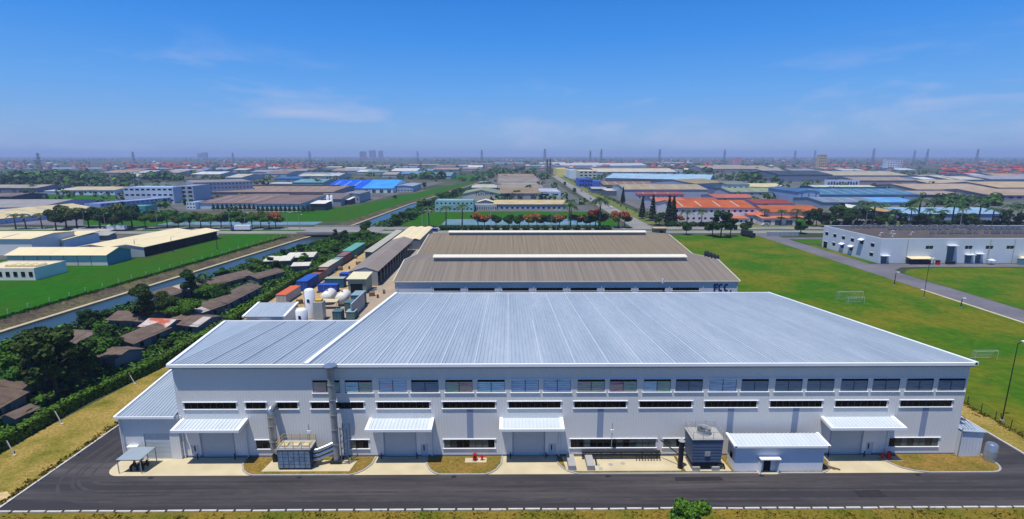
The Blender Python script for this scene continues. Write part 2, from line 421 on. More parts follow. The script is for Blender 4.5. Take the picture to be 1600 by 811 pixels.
# bridge that carries the estate road over the canal
br = thing('road_bridge', 'low concrete road bridge crossing the canal beside the scrub', 'bridge', (-102, 317, 0))
MB().box(-126, -78, 302, 332, -0.75, 0.2).build('deck', MATS['estate_asphalt'], br)
for y in (302.2, 331.4):
    MB().box(-126, -78, y, y + .35, .25, 1.1).build('parapet', M_conc2, br)
for y in (306, 317, 328):
    MB().box(-103, -101.5, y - 1, y + 1, -2.6, -0.75).build('pier', M_conc2, br)

# ------------------------------------------------------------------ kerbs
def kerb_run(path, label, stone=2.1, gap=0.12, w=0.28, z=0.17, m=M_kerb, name='kerb'):
    k = thing(name, label, 'kerb', Vector((path[0][0], path[0][1], 0)))
    me = None; cnt = 0
    for a, c in zip(path[:-1], path[1:]):
        a, c = Vector((a[0], a[1], 0)), Vector((c[0], c[1], 0)); L = (c - a).length
        n = max(1, round(L / (stone + gap))); d = (c - a) / n; s = d.length - gap
        rz = math.atan2(d.y, d.x)
        mb = MB().box(-s / 2, s / 2, -w / 2, w / 2, 0.0, z); me = mb.mesh('kerb_stone'); me.materials.append(m)
        for i in range(n):
            p = a + d * (i + .5) - k.location
            o = share('kerb_stone', me, k, (p.x, p.y + rng.normal(0, .03), rng.normal(0, .012)), rz + rng.normal(0, .006)); cnt += 1
    return k
kerb_run([(-67.5, 59.7), (80.5, 59.7)], 'long row of white kerb blocks between the front road and dry verge', 1.95, 0.3, 0.24, 0.17)
kerb_run([(-67.6, 59.9), (-67.7, 130)], 'pale kerb along the dry strip on the left', 3.0, .04)
kerb_run([(80.6, 59.9), (81.0, 88), (81.5, 140)], 'pale kerb along the dry strip on the right', 3.0, .04)
kerb_run([(143.6, 60), (144.0, 172)], 'pale kerb between goal lawn and access road', 4.0, .05, .9, .12, M_conc)

# ================================================================== MAIN FACTORY
YF = 72.0
FX0, FX1 = -50.3, 69.7
def roof_z(y): return 15.5 - 0.0955 * (y - 71.6)
mf = thing('factory_hall', 'large new factory with pale blue metal roof and long grey front', 'factory', (10, YF, 0))
bayx = lambda k: -20.0 + 10.0 * k
upper, ribbon, lower = [], [], []
for k in range(-1, 9):
    upper += [(bayx(k) + .45, bayx(k) + 4.55), (bayx(k) + 5.3, bayx(k) + 9.4)]
    ribbon.append((bayx(k), bayx(k) + 7.9))
ribbon += [(-49.2, -41.4), (-39.9, -36.9), (-35.1, -32.1)]
lower = [(-39.0, -36.3), (-24.6, -21.7), (-10.0, -2.2), (9.6, 22.8), (24.0, 32.2), (59.2, 66.9)]
doors = [(-47.4, -42.4), (-19.2, -14.4), (0.7, 5.5), (50.0, 54.9)]
pdoors = [(-49.0, -47.8), (-13.6, -12.5), (6.2, 7.3), (55.7, 56.8)]
UZ, RZ, LZ = (10.75, 12.85), (8.15, 9.25), (1.45, 2.95)
holes = [(a, c, *UZ) for a, c in upper] + [(a, c, *RZ) for a, c in ribbon] + [(a, c, *LZ) for a, c in lower] + [(a, c, -.01, 4.5) for a, c in doors] + [(a, c, -.01, 2.2) for a, c in pdoors]
def wall_holes(mb, x0, x1, z0, z1, y, hs_, dep=0.3):
    xs = sorted(set([x0, x1] + [v for h in hs_ for v in h[:2]])); zs = sorted(set([z0, z1] + [v for h in hs_ for v in h[2:] if z0 <= v <= z1]))
    for i in range(len(xs) - 1):
        for j in range(len(zs) - 1):
            cx, cz = (xs[i] + xs[i + 1]) / 2, (zs[j] + zs[j + 1]) / 2
            if any(h[0] < cx < h[1] and h[2] < cz < h[3] for h in hs_): continue
            mb.quad((xs[i], y, zs[j]), (xs[i + 1], y, zs[j]), (xs[i + 1], y, zs[j + 1]), (xs[i], y, zs[j + 1]))
    for a, c, e, g in hs_:
        e = max(e, z0)
        mb.quad((a, y, e), (a, y, g), (a, y + dep, g), (a, y + dep, e)); mb.quad((c, y, e), (c, y + dep, e), (c, y + dep, g), (c, y, g))
        mb.quad((a, y, g), (c, y, g), (c, y + dep, g), (a, y + dep, g)); mb.quad((a, y, e), (a, y + dep, e), (c, y + dep, e), (c, y, e))
    return mb
wall_holes(MB(), FX0, FX1, 0.35, roof_z(YF) - .12, YF, holes).build('front_wall', M_wall, mf)
b = MB()
xs = [FX0] + [v for d in sorted(doors + pdoors) for v in d] + [FX1]
for a, c in zip(xs[0::2], xs[1::2]):
    b.box(a, c, YF - .04, YF + .3, 0, .347)
b.build('plinth', mat('plinth', '6f7686', 0.7), mf)
YB = 132.5
MB().quad((FX1, YF, 0), (FX1, YB, 0), (FX1, YB, roof_z(YB) - .12), (FX1, YF, roof_z(YF) - .12)).build('side_wall', M_wally, mf)
YA = 99.6
XA = -57.6
b = MB().quad((FX0, YF, 0), (XA, YA, 0), (XA, YA, roof_z(YA) - .12), (FX0, YF, roof_z(YF) - .12))
b.quad((XA, YA, 0), (-30, YA, 0), (-30, YA, roof_z(YA) - .12), (XA, YA, roof_z(YA) - .12))
b.quad((-30, YA, 0), (-30, YB, 0), (-30, YB, roof_z(YB) - .12), (-30, YA, roof_z(YA) - .12))
b.quad((-30, YB, 0), (FX1, YB, 0), (FX1, YB, roof_z(YB) - .12), (-30, YB, roof_z(YB) - .12))
b.build('rear_wall', M_wally, mf)
# roof: ribbed sheets, one panel between each pair of white seams
def ribbed_panel(w, y0, y1, step=0.625):
    prof = []; n = round(w / step); st = w / n
    for i in range(n):
        x = i * st
        prof += [(x, 0), (x + st * .72, 0), (x + st * .8, .09), (x + st * .92, .09)]
    prof.append((w, 0))
    mb = MB()
    for a, c in zip(prof[:-1], prof[1:]):
        mb.quad((a[0], y0, roof_z(y0) + a[1]), (c[0], y0, roof_z(y0) + c[1]), (c[0], y1, roof_z(y1) + c[1]), (a[0], y1, roof_z(y1) + a[1]))
    return mb
NP = 20; PW = (FX1 + 30.0) / NP
panel_me = ribbed_panel(PW, 71.5, YB + .2).mesh('roof_panel', Vector((0, 71.5, 0))); panel_me.materials.append(M_roof)
seam_me = MB().slab([(-.085, 0, roof_z(71.5) + .13), (.085, 0, roof_z(71.5) + .13), (.085, 61.2, roof_z(132.7) + .13), (-.085, 61.2, roof_z(132.7) + .13)], .1).mesh('roof_seam'); seam_me.materials.append(mat('seam', 'b6bec6', .45, .15, .4))
half_me = MB().slab([(-.085, 0, roof_z(71.5) + .13), (.085, 0, roof_z(71.5) + .13), (.085, 29, roof_z(100.5) + .13), (-.085, 29, roof_z(100.5) + .13)], .1).mesh('roof_seam_short'); half_me.materials.append(MATS['seam'])
for i in range(NP):
    share('roof_panel', panel_me, mf, (-30 + i * PW - 10, -.5, 0))
    if i: share('roof_seam', seam_me if i not in (4, 7) else half_me, mf, (-30 + i * PW - 10, -.5, 0))
ap = ribbed_panel(5.0, 71.5, YA + .2).mesh('annex_panel', Vector((0, 71.5, 0))); ap.materials.append(M_roof)
for i in range(4):
    share('roof_panel', ap, mf, (-50.3 + i * 5.075 - 10, -.5, 0))
sm_a = MB().slab([(-.12, 0, roof_z(71.5) + .1), (.12, 0, roof_z(71.5) + .1), (.12, 28, roof_z(99.5) + .1), (-.12, 28, roof_z(99.5) + .1)], .08).mesh('annex_seam'); sm_a.materials.append(M_steel)
for i in range(1, 4): share('roof_seam', sm_a, mf, (-50.3 + i * 5.075 - 10, -.5, 0))
b = MB()
prev = None
for i in range(13):                                     # tapering end panel on the skewed side
    x = FX0 + (XA - FX0) * i / 12; y0 = 71.5 + (YA - 71.5) * i / 12
    if prev is not None:
        b.quad((x, y0, roof_z(y0)), (prev[0], prev[1], roof_z(prev[1])), (prev[0], YA + .2, roof_z(YA + .2)), (x, YA + .2, roof_z(YA + .2)))
    prev = (x, y0)
b.build('roof_panel', M_roof, mf)
# trims
MB().box(FX0 - .25, FX1 + .25, 71.2, 71.5, 15.18, 15.62).build('gutter', M_trim, mf)
MB().box(FX0 - .1, FX1 + .1, 71.5, YF - .003, 14.85, 15.3).build('eave_band', mat('eave_band', '98a4b6', 0.5), mf)
def sloped(name, x0, x1, y0, y1, up, th, m):
    MB().slab([(x0, y0, roof_z(y0) + up), (x1, y0, roof_z(y0) + up), (x1, y1, roof_z(y1) + up), (x0, y1, roof_z(y1) + up)], th).build(name, m, mf)
sloped('verge_trim', FX1 - .1, FX1 + .4, 71.2, YB + .3, .22, .5, M_trim)
sloped('flashing', -30.35, -29.65, 71.3, YB + .3, .34, .4, M_trim)
MB().slab([(FX0 - .3, 71.3, roof_z(71.3) + .2), (FX0 + .25, 71.3, roof_z(71.3) + .2), (XA + .25, YA + .2, roof_z(YA) + .2), (XA - .3, YA + .2, roof_z(YA) + .2)], .45).build('verge_trim', M_trim, mf)
MB().box(-30, FX1 + .3, YB + .2, YB + .5, roof_z(YB) - .3, roof_z(YB) + .08).build('rear_gutter', M_trim, mf)
MB().box(XA - .2, -30.4, YA + .2, YA + .45, roof_z(YA) - .25, roof_z(YA) + .16).build('rear_gutter', M_trim, mf)

# windows
def reflection_mat(key, cols, seed):  # iridescent glass reflections painted as coloured stripes into the pane colour
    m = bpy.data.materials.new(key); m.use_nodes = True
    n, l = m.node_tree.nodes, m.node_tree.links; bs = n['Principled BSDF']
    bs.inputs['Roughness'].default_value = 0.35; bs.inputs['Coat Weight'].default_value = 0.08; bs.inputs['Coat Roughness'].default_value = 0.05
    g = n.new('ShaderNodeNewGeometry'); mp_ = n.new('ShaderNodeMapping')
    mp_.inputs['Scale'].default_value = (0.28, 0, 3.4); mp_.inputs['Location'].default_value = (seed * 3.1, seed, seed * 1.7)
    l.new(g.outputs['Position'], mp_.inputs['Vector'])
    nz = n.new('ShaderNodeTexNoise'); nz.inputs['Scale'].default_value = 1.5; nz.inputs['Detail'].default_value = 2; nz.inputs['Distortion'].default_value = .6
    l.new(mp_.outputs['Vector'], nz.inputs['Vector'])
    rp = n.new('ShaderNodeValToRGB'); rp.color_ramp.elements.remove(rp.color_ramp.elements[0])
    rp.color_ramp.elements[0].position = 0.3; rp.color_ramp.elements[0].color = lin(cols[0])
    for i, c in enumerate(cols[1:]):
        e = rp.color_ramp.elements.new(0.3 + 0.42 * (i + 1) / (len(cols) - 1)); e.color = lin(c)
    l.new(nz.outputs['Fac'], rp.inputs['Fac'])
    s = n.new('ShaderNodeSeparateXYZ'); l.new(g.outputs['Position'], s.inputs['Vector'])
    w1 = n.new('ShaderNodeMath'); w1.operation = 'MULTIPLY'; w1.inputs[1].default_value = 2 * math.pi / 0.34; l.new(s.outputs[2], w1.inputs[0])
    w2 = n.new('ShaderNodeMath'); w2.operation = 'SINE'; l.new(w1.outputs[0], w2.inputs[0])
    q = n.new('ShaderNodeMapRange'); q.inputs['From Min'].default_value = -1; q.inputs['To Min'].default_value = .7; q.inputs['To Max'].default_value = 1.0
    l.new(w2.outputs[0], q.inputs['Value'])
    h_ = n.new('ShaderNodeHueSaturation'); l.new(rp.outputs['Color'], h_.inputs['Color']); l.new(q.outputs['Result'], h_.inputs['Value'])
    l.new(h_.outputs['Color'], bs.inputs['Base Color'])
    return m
REFL = [reflection_mat('reflection_pink', [(.20, .16, .26), (.78, .36, .46), (.47, .62, .30), (.88, .47, .44)], 1), reflection_mat('reflection_green', [(.13, .24, .20), (.32, .72, .47), (.70, .36, .44), (.24, .31, .38)], 2),
      reflection_mat('reflection_teal', [(.18, .29, .46), (.40, .84, .88), (.70, .83, .95), (.72, .47, .60)], 3), reflection_mat('reflection_slate', [(.10, .15, .21), (.17, .27, .37), (.23, .29, .37), (.13, .24, .30)], 4),
      reflection_mat('reflection_sky', [(.30, .42, .62), (.42, .56, .78), (.52, .75, .85), (.64, .50, .62)], 5)]  # last one: pale sky reflection painted over the full pane
def window(a, c, z0, z1, panes, lintel=True, pm=None, transom=0.0, parent=mf, y=YF, m_trim=M_trim):
    w = thing('window', None, None); w.parent = parent; w.location = (a - wpos(parent).x, y - wpos(parent).y, 0)
    n = panes; pw = (c - a) / n
    fb = MB()
    for i in range(n + 1):
        x = a + pw * i; hw = .03
        fb.box(max(a, x - hw), min(c, x + hw), y + .02, y + .12, z0 + .06, z1 - .06)
    fb.box(a, c, y + .02, y + .12, z0, z0 + .06); fb.box(a, c, y + .02, y + .12, z1 - .06, z1)
    fb.build('frame', M_fdark, w)
    for i in range(n):
        m = pm(i) if pm else M_glass
        t = z1 - .06 - transom
        MB().quad((a + pw * i + .05, y + .06, z0 + .06), (a + pw * (i + 1) - .05, y + .06, z0 + .06), (a + pw * (i + 1) - .05, y + .06, t), (a + pw * i + .05, y + .06, t)).build('pane', m, w)
        if transom:
            MB().quad((a + pw * i + .05, y + .06, t + .03), (a + pw * (i + 1) - .05, y + .06, t + .03), (a + pw * (i + 1) - .05, y + .06, z1 - .06), (a + pw * i + .05, y + .06, z1 - .06)).build('transom_pane', M_glass, w)
    MB().box(a - .2, c + .2, y - .14, y + .1, z0 - .09, z0 - .004).build('sill', m_trim, w)
    if lintel: MB().box(a - .25, c + .25, y - .13, y + .1, z1 + .004, z1 + .09).build('lintel', m_trim, w)
    return w
seq = [0, 1, 4, 3, 0, 2, 4, 4, 1, 0, 1, 3, 4, 3, 3, 3, 3, 3, 3, 3]
for i, (a, c) in enumerate(upper):
    s = seq[i]
    window(a, c, *UZ, 2, pm=lambda j, s=s, i=i: REFL[s] if not (s in (0, 1) and (i + j) % 3 == 1) else REFL[(s + 1) % 3], transom=0.0 if s == 4 else .38)
for a, c in ribbon: window(a, c, *RZ, 8 if c - a > 5 else 3)
rr = random.Random(3)
for a, c in lower: window(a, c, *LZ, max(2, round((c - a) / 1.0)), pm=lambda j: rr.choice([M_glass, M_glass, M_glass2, M_curt]))
# grey accent strips under the ribbon windows
for k in (1, 3, 5, 6, 8):
    x = bayx(k) + 3.6
    MB().box(x, x + .95, YF - .02, YF - .004, 3.2, 8.15).build('accent_strip', M_strip, mf)
# roller shutters, doors
for a, c in doors:
    MB().box(a + .02, c - .02, YF + .12, YF + .2, 0, 4.48).build('roller_shutter', M_shut, mf)
    for x in (a - .12, c + .002):
        MB().box(x, x + .118, YF - .06, YF + .05, 0, 4.7).build('door_guide', M_strip, mf)
    for x in (a - .45, c + .25):
        MB().tube([(x, YF - .6, 0), (x, YF - .6, 1.0)], .09, 8).build('bollard', M_dark, mf)
for a, c in pdoors:
    d = MB().box(a + .02, c - .02, YF + .1, YF + .17, 0.02, 2.18).build('door', M_door, mf)
    MB().box(a + .35, a + .55, YF + .07, YF + .098, 1.0, 1.9).build('door_glass', M_glass, d)
# canopies
def canopy(a, c, z1=6.5, z0=6.15, dep=2.7, label=None):
    cn = thing('canopy', None, None); cn.parent = mf; cn.location = (a - 10, 0, 0)
    y0, y1 = YF - dep, YF - .01
    b = MB(); n = round((c - a - .6) / .55); st = (c - a - .6) / n
    zz = lambda y: z0 + (z1 - z0) * (y - y0) / (y1 - y0)
    for i in range(n):
        x = a + .3 + i * st
        for p, q in ((( x, 0), (x + st * .75, 0)), ((x + st * .75, 0), (x + st * .8, .07)), ((x + st * .8, .07), (x + st * .95, .07)), ((x + st * .95, .07), (x + st, 0))):
            b.quad((p[0], y0, zz(y0) + p[1]), (q[0], y0, zz(y0) + q[1]), (q[0], y1, zz(y1) + q[1]), (p[0], y1, zz(y1) + p[1]))
    b.build('canopy_sheet', M_sheet, cn)
    for x in (a, c - .5):
        MB().slab([(x, y0, zz(y0) + .12), (x + .5, y0, zz(y0) + .12), (x + .5, y1, zz(y1) + .12), (x, y1, zz(y1) + .12)], .45).build('canopy_side', M_trim, cn)
    MB().box(a, c, y0 - .18, y0 - .003, z0 - .3, z0 + .1).build('canopy_gutter', M_trim, cn)
    MB().slab([(a + .3, y0, zz(y0) - .25), (c - .3, y0, zz(y0) - .25), (c - .3, y1, zz(y1) - .25), (a + .3, y1, zz(y1) - .25)], .08).build('soffit', M_white, cn)
    MB().tube([(c - .5, YF - .15, 5.6), (c - .5, YF - .15, .2)], .09, 8).build('downpipe', M_white, cn)
for a, c in ((-49.9, -39.8), (-21.3, -11.4), (-1.4, 8.3), (48.0, 59.3)): canopy(a, c)
# lean-to on the left end
LX0, LX1 = -58.9, FX0
lt = thing('lean_to', None, None); lt.parent = mf; lt.location = (LX0 - 10, 0, 0)
wall_holes(MB(), LX0, LX1 - .01, 0, 7.3, YF - .5, [(-55.7, -51.8, -.01, 4.4), (-57.9, -56.8, -.01, 2.2)]).build('lean_to_wall', M_wall, lt)
b = MB().quad((LX0, YF - .5, 0), (LX0, YF - .5, 7.3), (LX0 - 2.2, 88, 7.3), (LX0 - 2.2, 88, 0))
b.quad((LX0 - 2.2, 88, 0), (LX0 - 2.2, 88, 7.3), (-54.5, 88, 7.3), (-54.5, 88, 0)); b.quad((LX1, YF - .5, 0), (LX1, YF + .02, 0), (LX1, YF + .02, 7.4), (LX1, YF - .5, 7.4)); b.build('lean_to_side', M_wally, lt)
b = MB(); n = 16
for i in range(n):
    x0 = LX0 - .3 + (LX1 - LX0 + .3) * i / n; x1 = LX0 - .3 + (LX1 - LX0 + .3) * (i + 1) / n
    x0b, x1b = x0 - 2.2 - (i / n) * 2.0, x1 - 2.2 - ((i + 1) / n) * 2.0
    z = lambda t, bk: 7.4 + 1.0 * t
    for s0, s1, u0, u1 in ((0, .7, 0, 0), (.7, .78, 0, .08), (.78, .94, .08, .08), (.94, 1, .08, 0)):
        b.quad((x0 + (x1 - x0) * s0, YF - 1.0, 7.35 + u0), (x0 + (x1 - x0) * s1, YF - 1.0, 7.35 + u1), (x0b + (x1b - x0b) * s1, 88.3, 7.7 + u1), (x0b + (x1b - x0b) * s0, 88.3, 7.7 + u0))
b.build('lean_to_roof', M_roof, lt)
MB().box(LX0 - .4, LX1 - .01, YF - 1.15, YF - 1.003, 7.15, 7.5).build('gutter', M_trim, lt)
MB().slab([(LX0 - .45, YF - 1.1, 7.55), (LX0 - .1, YF - 1.1, 7.55), (LX0 - 2.3, 88.4, 7.9), (LX0 - 2.65, 88.4, 7.9)], .4).build('verge_trim', M_trim, lt)
MB().box(-55.68, -51.82, YF - .38, YF - .3, 0, 4.38).build('roller_shutter', M_shut, lt)
MB().box(-57.88, -56.82, YF - .4, YF - .33, .02, 2.18).build('door', M_door, lt)
MB().box(-58.1, -56.6, YF - 1.1, YF - .5, 2.4, 2.5).build('door_hood', M_trim, lt)
MB().tube([(LX0 + .05, YF - .75, 7.1), (LX0 + .05, YF - .75, .1)], .11, 8).build('downpipe', M_white, lt)
MB().tube([(FX0 + .35, YF - .2, 7.2), (FX0 + .35, YF - .2, .1)], .11, 8).build('downpipe', M_white, lt)

# aprons and planted islands in front
def arc(cx, cy, r, a0, a1, n=8): return [(cx + r * math.cos(R(a0 + (a1 - a0) * i / n)), cy + r * math.sin(R(a0 + (a1 - a0) * i / n))) for i in range(n + 1)]
YK = 67.3
sheet('concrete_apron', arc(-57.2, 69.6, 2.3, 180, 270) + [(-36, YK), (-36, 71.9), (-59.5, 71.9)], 0.06, M_conc)
for a, c in ((-24, -9), (-4, 11), (46, 64)): sheet('concrete_apron', [(a, YK + .02), (c, YK + .02), (c, 71.95), (a, 71.95)], 0.06, M_conc)
def island(pts, label):
    MB().prism(pts, 0.0, 0.14).build('planted_island', M_isl)['kind'] = 'structure'
    kb = thing('kerb', label, 'kerb', (pts[0][0], pts[0][1], 0))
    n = len(pts); cx = sum(p[0] for p in pts) / n; cy = sum(p[1] for p in pts) / n
    for i in range(n - 1):
        a, c = Vector((*pts[i], 0)), Vector((*pts[i + 1], 0))
        L = (c - a).length; k = max(1, round(L / 2.5))
        for j in range(k):
            p, q = a.lerp(c, j / k), a.lerp(c, (j + 1) / k)
            t = (q - p).normalized(); nn = Vector((t.y, -t.x, 0)) * .12
            MB().prism([p - nn, p + nn, q + nn - t * .03, q - nn - t * .03], 0, .19).build('kerb_stone', M_conc2, kb)
def isl(xb0, xf0, xf1, xb1, label, yb=71.9):
    l = [(xb0, yb), (xb0, 69.6)] + arc(xf0 + .0, 69.0, 1.6, 180 + 15, 270, 5)[1:] if False else [(xb0, yb), (xb0 + .15, 69.9), (xb0 + (xf0 - xb0) * .35, 68.5), (xb0 + (xf0 - xb0) * .65, 67.75), (xf0, YK)]
    r = [(xf1, YK), (xb1 + (xf1 - xb1) * .65, 67.75), (xb1 + (xf1 - xb1) * .35, 68.5), (xb1 - .15, 69.9), (xb1, yb)]
    island(l + r, label)
isl(-40.4, -37.6, -23.2, -20.6, 'concrete kerb round the dry island under the dust collector')
isl(-12.6, -10.2, -3.4, -1.0, 'concrete kerb round the dry grass island left of the middle canopy')
isl(7.3, 10.2, 46.2, 48.9, 'concrete kerb round the long island with cooling tower and pipes')
island([(57.5, 71.9), (57.8, 69.9), (58.8, 68.5), (60.2, 67.75), (62.2, YK)] + arc(71.5, 69.9, 2.6, -90, 10, 6) + [(73.6, 73.5), (73.2, 75)], 'concrete kerb round the dry island at the right corner')

# wear on the road: tyre arcs, patches and drain covers
M_tyre = mat('tyre_polish', '444041', .85, .3, .5, c2='363437', fine=(2, .2))
def ribbon(pts, w, z, name, m):
    b = MB()
    for a, c in zip(pts[:-1], pts[1:]):
        a, c = Vector((*a, 0)), Vector((*c, 0)); t = (c - a).normalized(); nn = Vector((-t.y, t.x, 0)) * w / 2
        b.quad((a - nn)[:2] + (z,), (c - nn)[:2] + (z,), (c + nn)[:2] + (z,), (a + nn)[:2] + (z,))
    tag(b.build(name, m), kind='structure')
for i, r_ in enumerate((4.4, 5.9, 6.6, 8.2)):
    ribbon([(-61.5 - (r_ - 4.4) * .8, 90)] + arc(-57.2, 69.8, r_, 178, 268, 14) + [(-20 - 9 * i, 69.8 - r_)], .4, .034 + i * .0012, 'tyre_mark', M_tyre)
for i, y in enumerate((61.6, 63.4, 65.3)): ribbon([(-45 + 5 * i, y), (10, y + .15), (78, y - .1)], .45, .0395 + i * .001, 'tyre_mark', M_tyre)
for i, (x, y, w, d_) in enumerate(((24, 65.6, 7, 1.0), (48, 61.8, 4, 1.6))): sheet('asphalt_patch', [(x, y), (x + w, y + .1), (x + w - .2, y + d_), (x + .1, y + d_ - .1)], .0435, mat('patch', '2c2a2d', .9, .2, 1.0))
for i, x in enumerate((-52, -30.5, -8, 14.5, 37, 60)):
    o = MB().box(x - .35, x + .35, 66.6, 67.05, .0, .05).build('drain_cover', M_dark); tag(o, '%s dark drain cover from the left along the front kerb' % ORD[i], 'drain', 'road drains')
sheet('sand_patch', [(-72, 58.6), (-67.8, 59.2), (-67.8, 62.5), (-70, 64), (-74, 62.5), (-77, 60)], .026, mat('sand', 'bfa678', .95, .2, .4, fine=(2, .2), spec=0))

# tufts of grass creeping over the stone pitching, and ragged turf at the lawn borders
def tufts(name, xs_, ys_, n_each, spread, hgt, m, label):
    c = np.repeat(np.stack([xs_, ys_], 1), n_each, 0) + rng.normal(0, spread, (len(xs_) * n_each, 2)); k = len(c)
    z0 = rng.uniform(0.0, .05, k); a = rng.uniform(0, 6.28, k); w = rng.uniform(.12, .3, k); h = hgt * rng.uniform(.5, 1.2, k)
    dx, dy = np.cos(a) * w, np.sin(a) * w; lx, ly = rng.normal(0, .1, k), rng.normal(0, .1, k)
    v = np.stack([np.stack([c[:, 0] - dx, c[:, 1] - dy, z0], 1), np.stack([c[:, 0] + dx, c[:, 1] + dy, z0], 1), np.stack([c[:, 0] + lx, c[:, 1] + ly, z0 + h], 1)], 1).reshape(-1, 3)
    me = np_mesh(name, v, np.arange(k * 3).reshape(k, 3)); me.materials.append(m); tag(share(name, me, None), kind='stuff', label=label)
yq = rng.uniform(60, 290, 1500); xq = np.interp(yq, [q.y for q in top_l], [q.x for q in top_l]) + rng.normal(.2, .7, 1500)
tufts('bank_grass', xq, yq, 6, .35, .5, M_lawn2, 'ragged grass along the top of the stone canal bank')
yq = rng.uniform(60, 128, 700); xq = np.where(rng.random(700) < .5, -67.9 - np.abs(rng.normal(0, .5, 700)), np.interp(yq, [40, 90, 150], [84.5, 86, 88]) + rng.normal(0, .5, 700))
tufts('verge_grass', xq, yq, 5, .25, .28, M_dry, 'tufts of dry grass along the kerbs and lawn border')
xq = rng.uniform(-80, 80, 2600); tufts('verge_grass', xq, rng.uniform(44, 59.2, 2600), 5, .35, .22, M_dry, 'tufts of dry grass on the verge in front of the road')

# ================================================================== PLANT IN FRONT OF THE FACTORY
def ring(mb, x, y, z, r, h=.12, n=12): return mb.tube([(x, y, z - h / 2), (x, y, z + h / 2)], r, n)
# bent air duct
d = thing('air_duct', 'silver bent air duct running down the wall into the dust collector', 'duct', (-35.6, 70.7, 0))
MB().tube([(-35.6, 72.05, 8.7), (-35.6, 71.2, 8.75), (-35.6, 70.8, 8.5), (-35.6, 70.7, 8.0), (-35.6, 70.7, 2.6), (-35.5, 70.7, 2.15), (-35.1, 70.6, 1.95), (-34.3, 70.5, 1.95)], .55, 14).build('duct_pipe', M_steel, d)
for z in (7.6, 6.2, 3.6): ring(MB(), -35.6, 70.7, z, .62).build('flange', M_steel, d)
MB().box(-35.9, -35.3, 70.4, 71.0, .1, 1.4).build('stand', M_dark, d)
# dust collector
dc = thing('dust_collector', 'glass panelled dust collector box with yellow railing on top', 'dust collector', (-31.8, 69.5, 0))
x0, x1, y0, y1 = -34.2, -29.3, 68.5, 70.9
MB().box(x0, x1, y0, y1, .35, 3.4).build('housing', mat('slate_housing', '2c3846', 0.35), dc)
pm = MB().box(0, .72, 0, .06, 0, .5).mesh('panel')
pm.materials.append(mat('blue_panel', '7f95aa', 0.2, 0.4, 1.5, spec=.6))
for i in range(6):
    for j in range(5): share('panel', pm, dc, (x0 + .08 + i * .8 - dc.location.x, y0 - .055 - dc.location.y, .5 + j * .57))
MB().box(x0 - .1, x1 + .1, y0 - .1, y1 + .1, 3.4, 3.55).build('platform', M_conc2, dc)
for x in (x0, x0 + 1.25, x0 + 2.5, x0 + 3.7, x1):
    for y in (y0, y1): MB().bar((x, y, 3.55), (x, y, 4.6), .06).build('railing_post', M_ybar, dc)
for z in (4.1, 4.6):
    for y in (y0, y1): MB().bar((x0, y, z), (x1, y, z), .05).build('rail', M_ybar, dc)
    for x in (x0, x1): MB().bar((x, y0, z), (x, y1, z), .05).build('rail', M_ybar, dc)
for x in (x0 + .4, x0 + 2, x0 + 3.6): MB().box(x, x + .9, y0 + .6, y0 + 1.7, 3.55, 3.75).build('hatch', M_conc, dc)
for x in (x0 + .2, x1 - .2):
    for y in (y0 + .2, y1 - .2): MB().box(x - .12, x + .12, y - .12, y + .12, .12, .35).build('leg', M_dark, dc)
sheet('equipment_pad', [(-36.6, 68.1), (-23.6, 68.1), (-23.2, 70.9), (-36.2, 70.9)], 0.16, M_conc)
# three pipes and the tall stack
for i, (z, t) in enumerate(((2.9, 'topmost'), (2.2, 'middle'), (1.5, 'lowest'))):
    o = MB().tube([(-29.3, 69.6, z - .3), (-28.6, 69.7, z - .25), (-27.2, 70.2, z + .15), (-26.5, 70.6, z + .35)], .33, 12).build('exhaust_pipe', M_steel)
    tag(o, '%s slanting silver pipe between dust collector and tall stack' % t, 'pipe', 'pipes feeding the stack')
st = thing('exhaust_stack', 'tall grey exhaust stack rising along the wall to the roof edge', 'stack', (-26.2, 70.6, 0))
MB().tube([(-26.2, 70.55, .2), (-26.2, 70.55, 15.5)], .48, 16).build('stack_pipe', mat('dull_zinc', '9aa2a8', 0.45, 0.2, 0.6, metal=.4), st)
for z in (3.2, 5.6, 8.0, 10.4, 12.8, 15.0): ring(MB(), -26.2, 70.55, z, .55, .14, 16).build('flange', M_steel, st)
MB().tube([(-26.2, 70.55, 15.5), (-26.2, 70.55, 15.8)], [.62, 1.0], 16).build('rain_cap', M_steel, st)
MB().box(-27.0, -25.4, 69.8, 71.3, .12, .6).build('fan_base', M_dark, st)
for x in (-25.2, -24.2):
    for y in (69.9, 71.2): MB().bar((x, y, .1), (x, y, 6.2), .1).build('ladder_frame_post', mat('blue_steel', '4a6684', 0.5), st)
for k in range(6):
    z = .6 + k * 1.05; MB().bar((-25.2, 69.9, z), (-24.2, 69.9, z + 1.0), .07).build('brace', MATS['blue_steel'], st)
    MB().bar((-25.2, 69.9, z), (-24.2, 69.9, z), .07).build('rung', MATS['blue_steel'], st)
# poles on the wall
for x, lab in ((-30.4, 'thin instrument mast behind the dust collector'), (15.8, 'thin instrument mast on the wall above the dark pipes')):
    p = thing('instrument_mast', lab, 'mast', (x, 71.3, 0))
    MB().tube([(x, 71.3, .1), (x, 71.3, 6.0)], .06, 6).build('pole', M_post, p)
    MB().box(x - .25, x + .25, 71.2, 71.4, 4.4, 4.9).build('instrument', M_white, p)
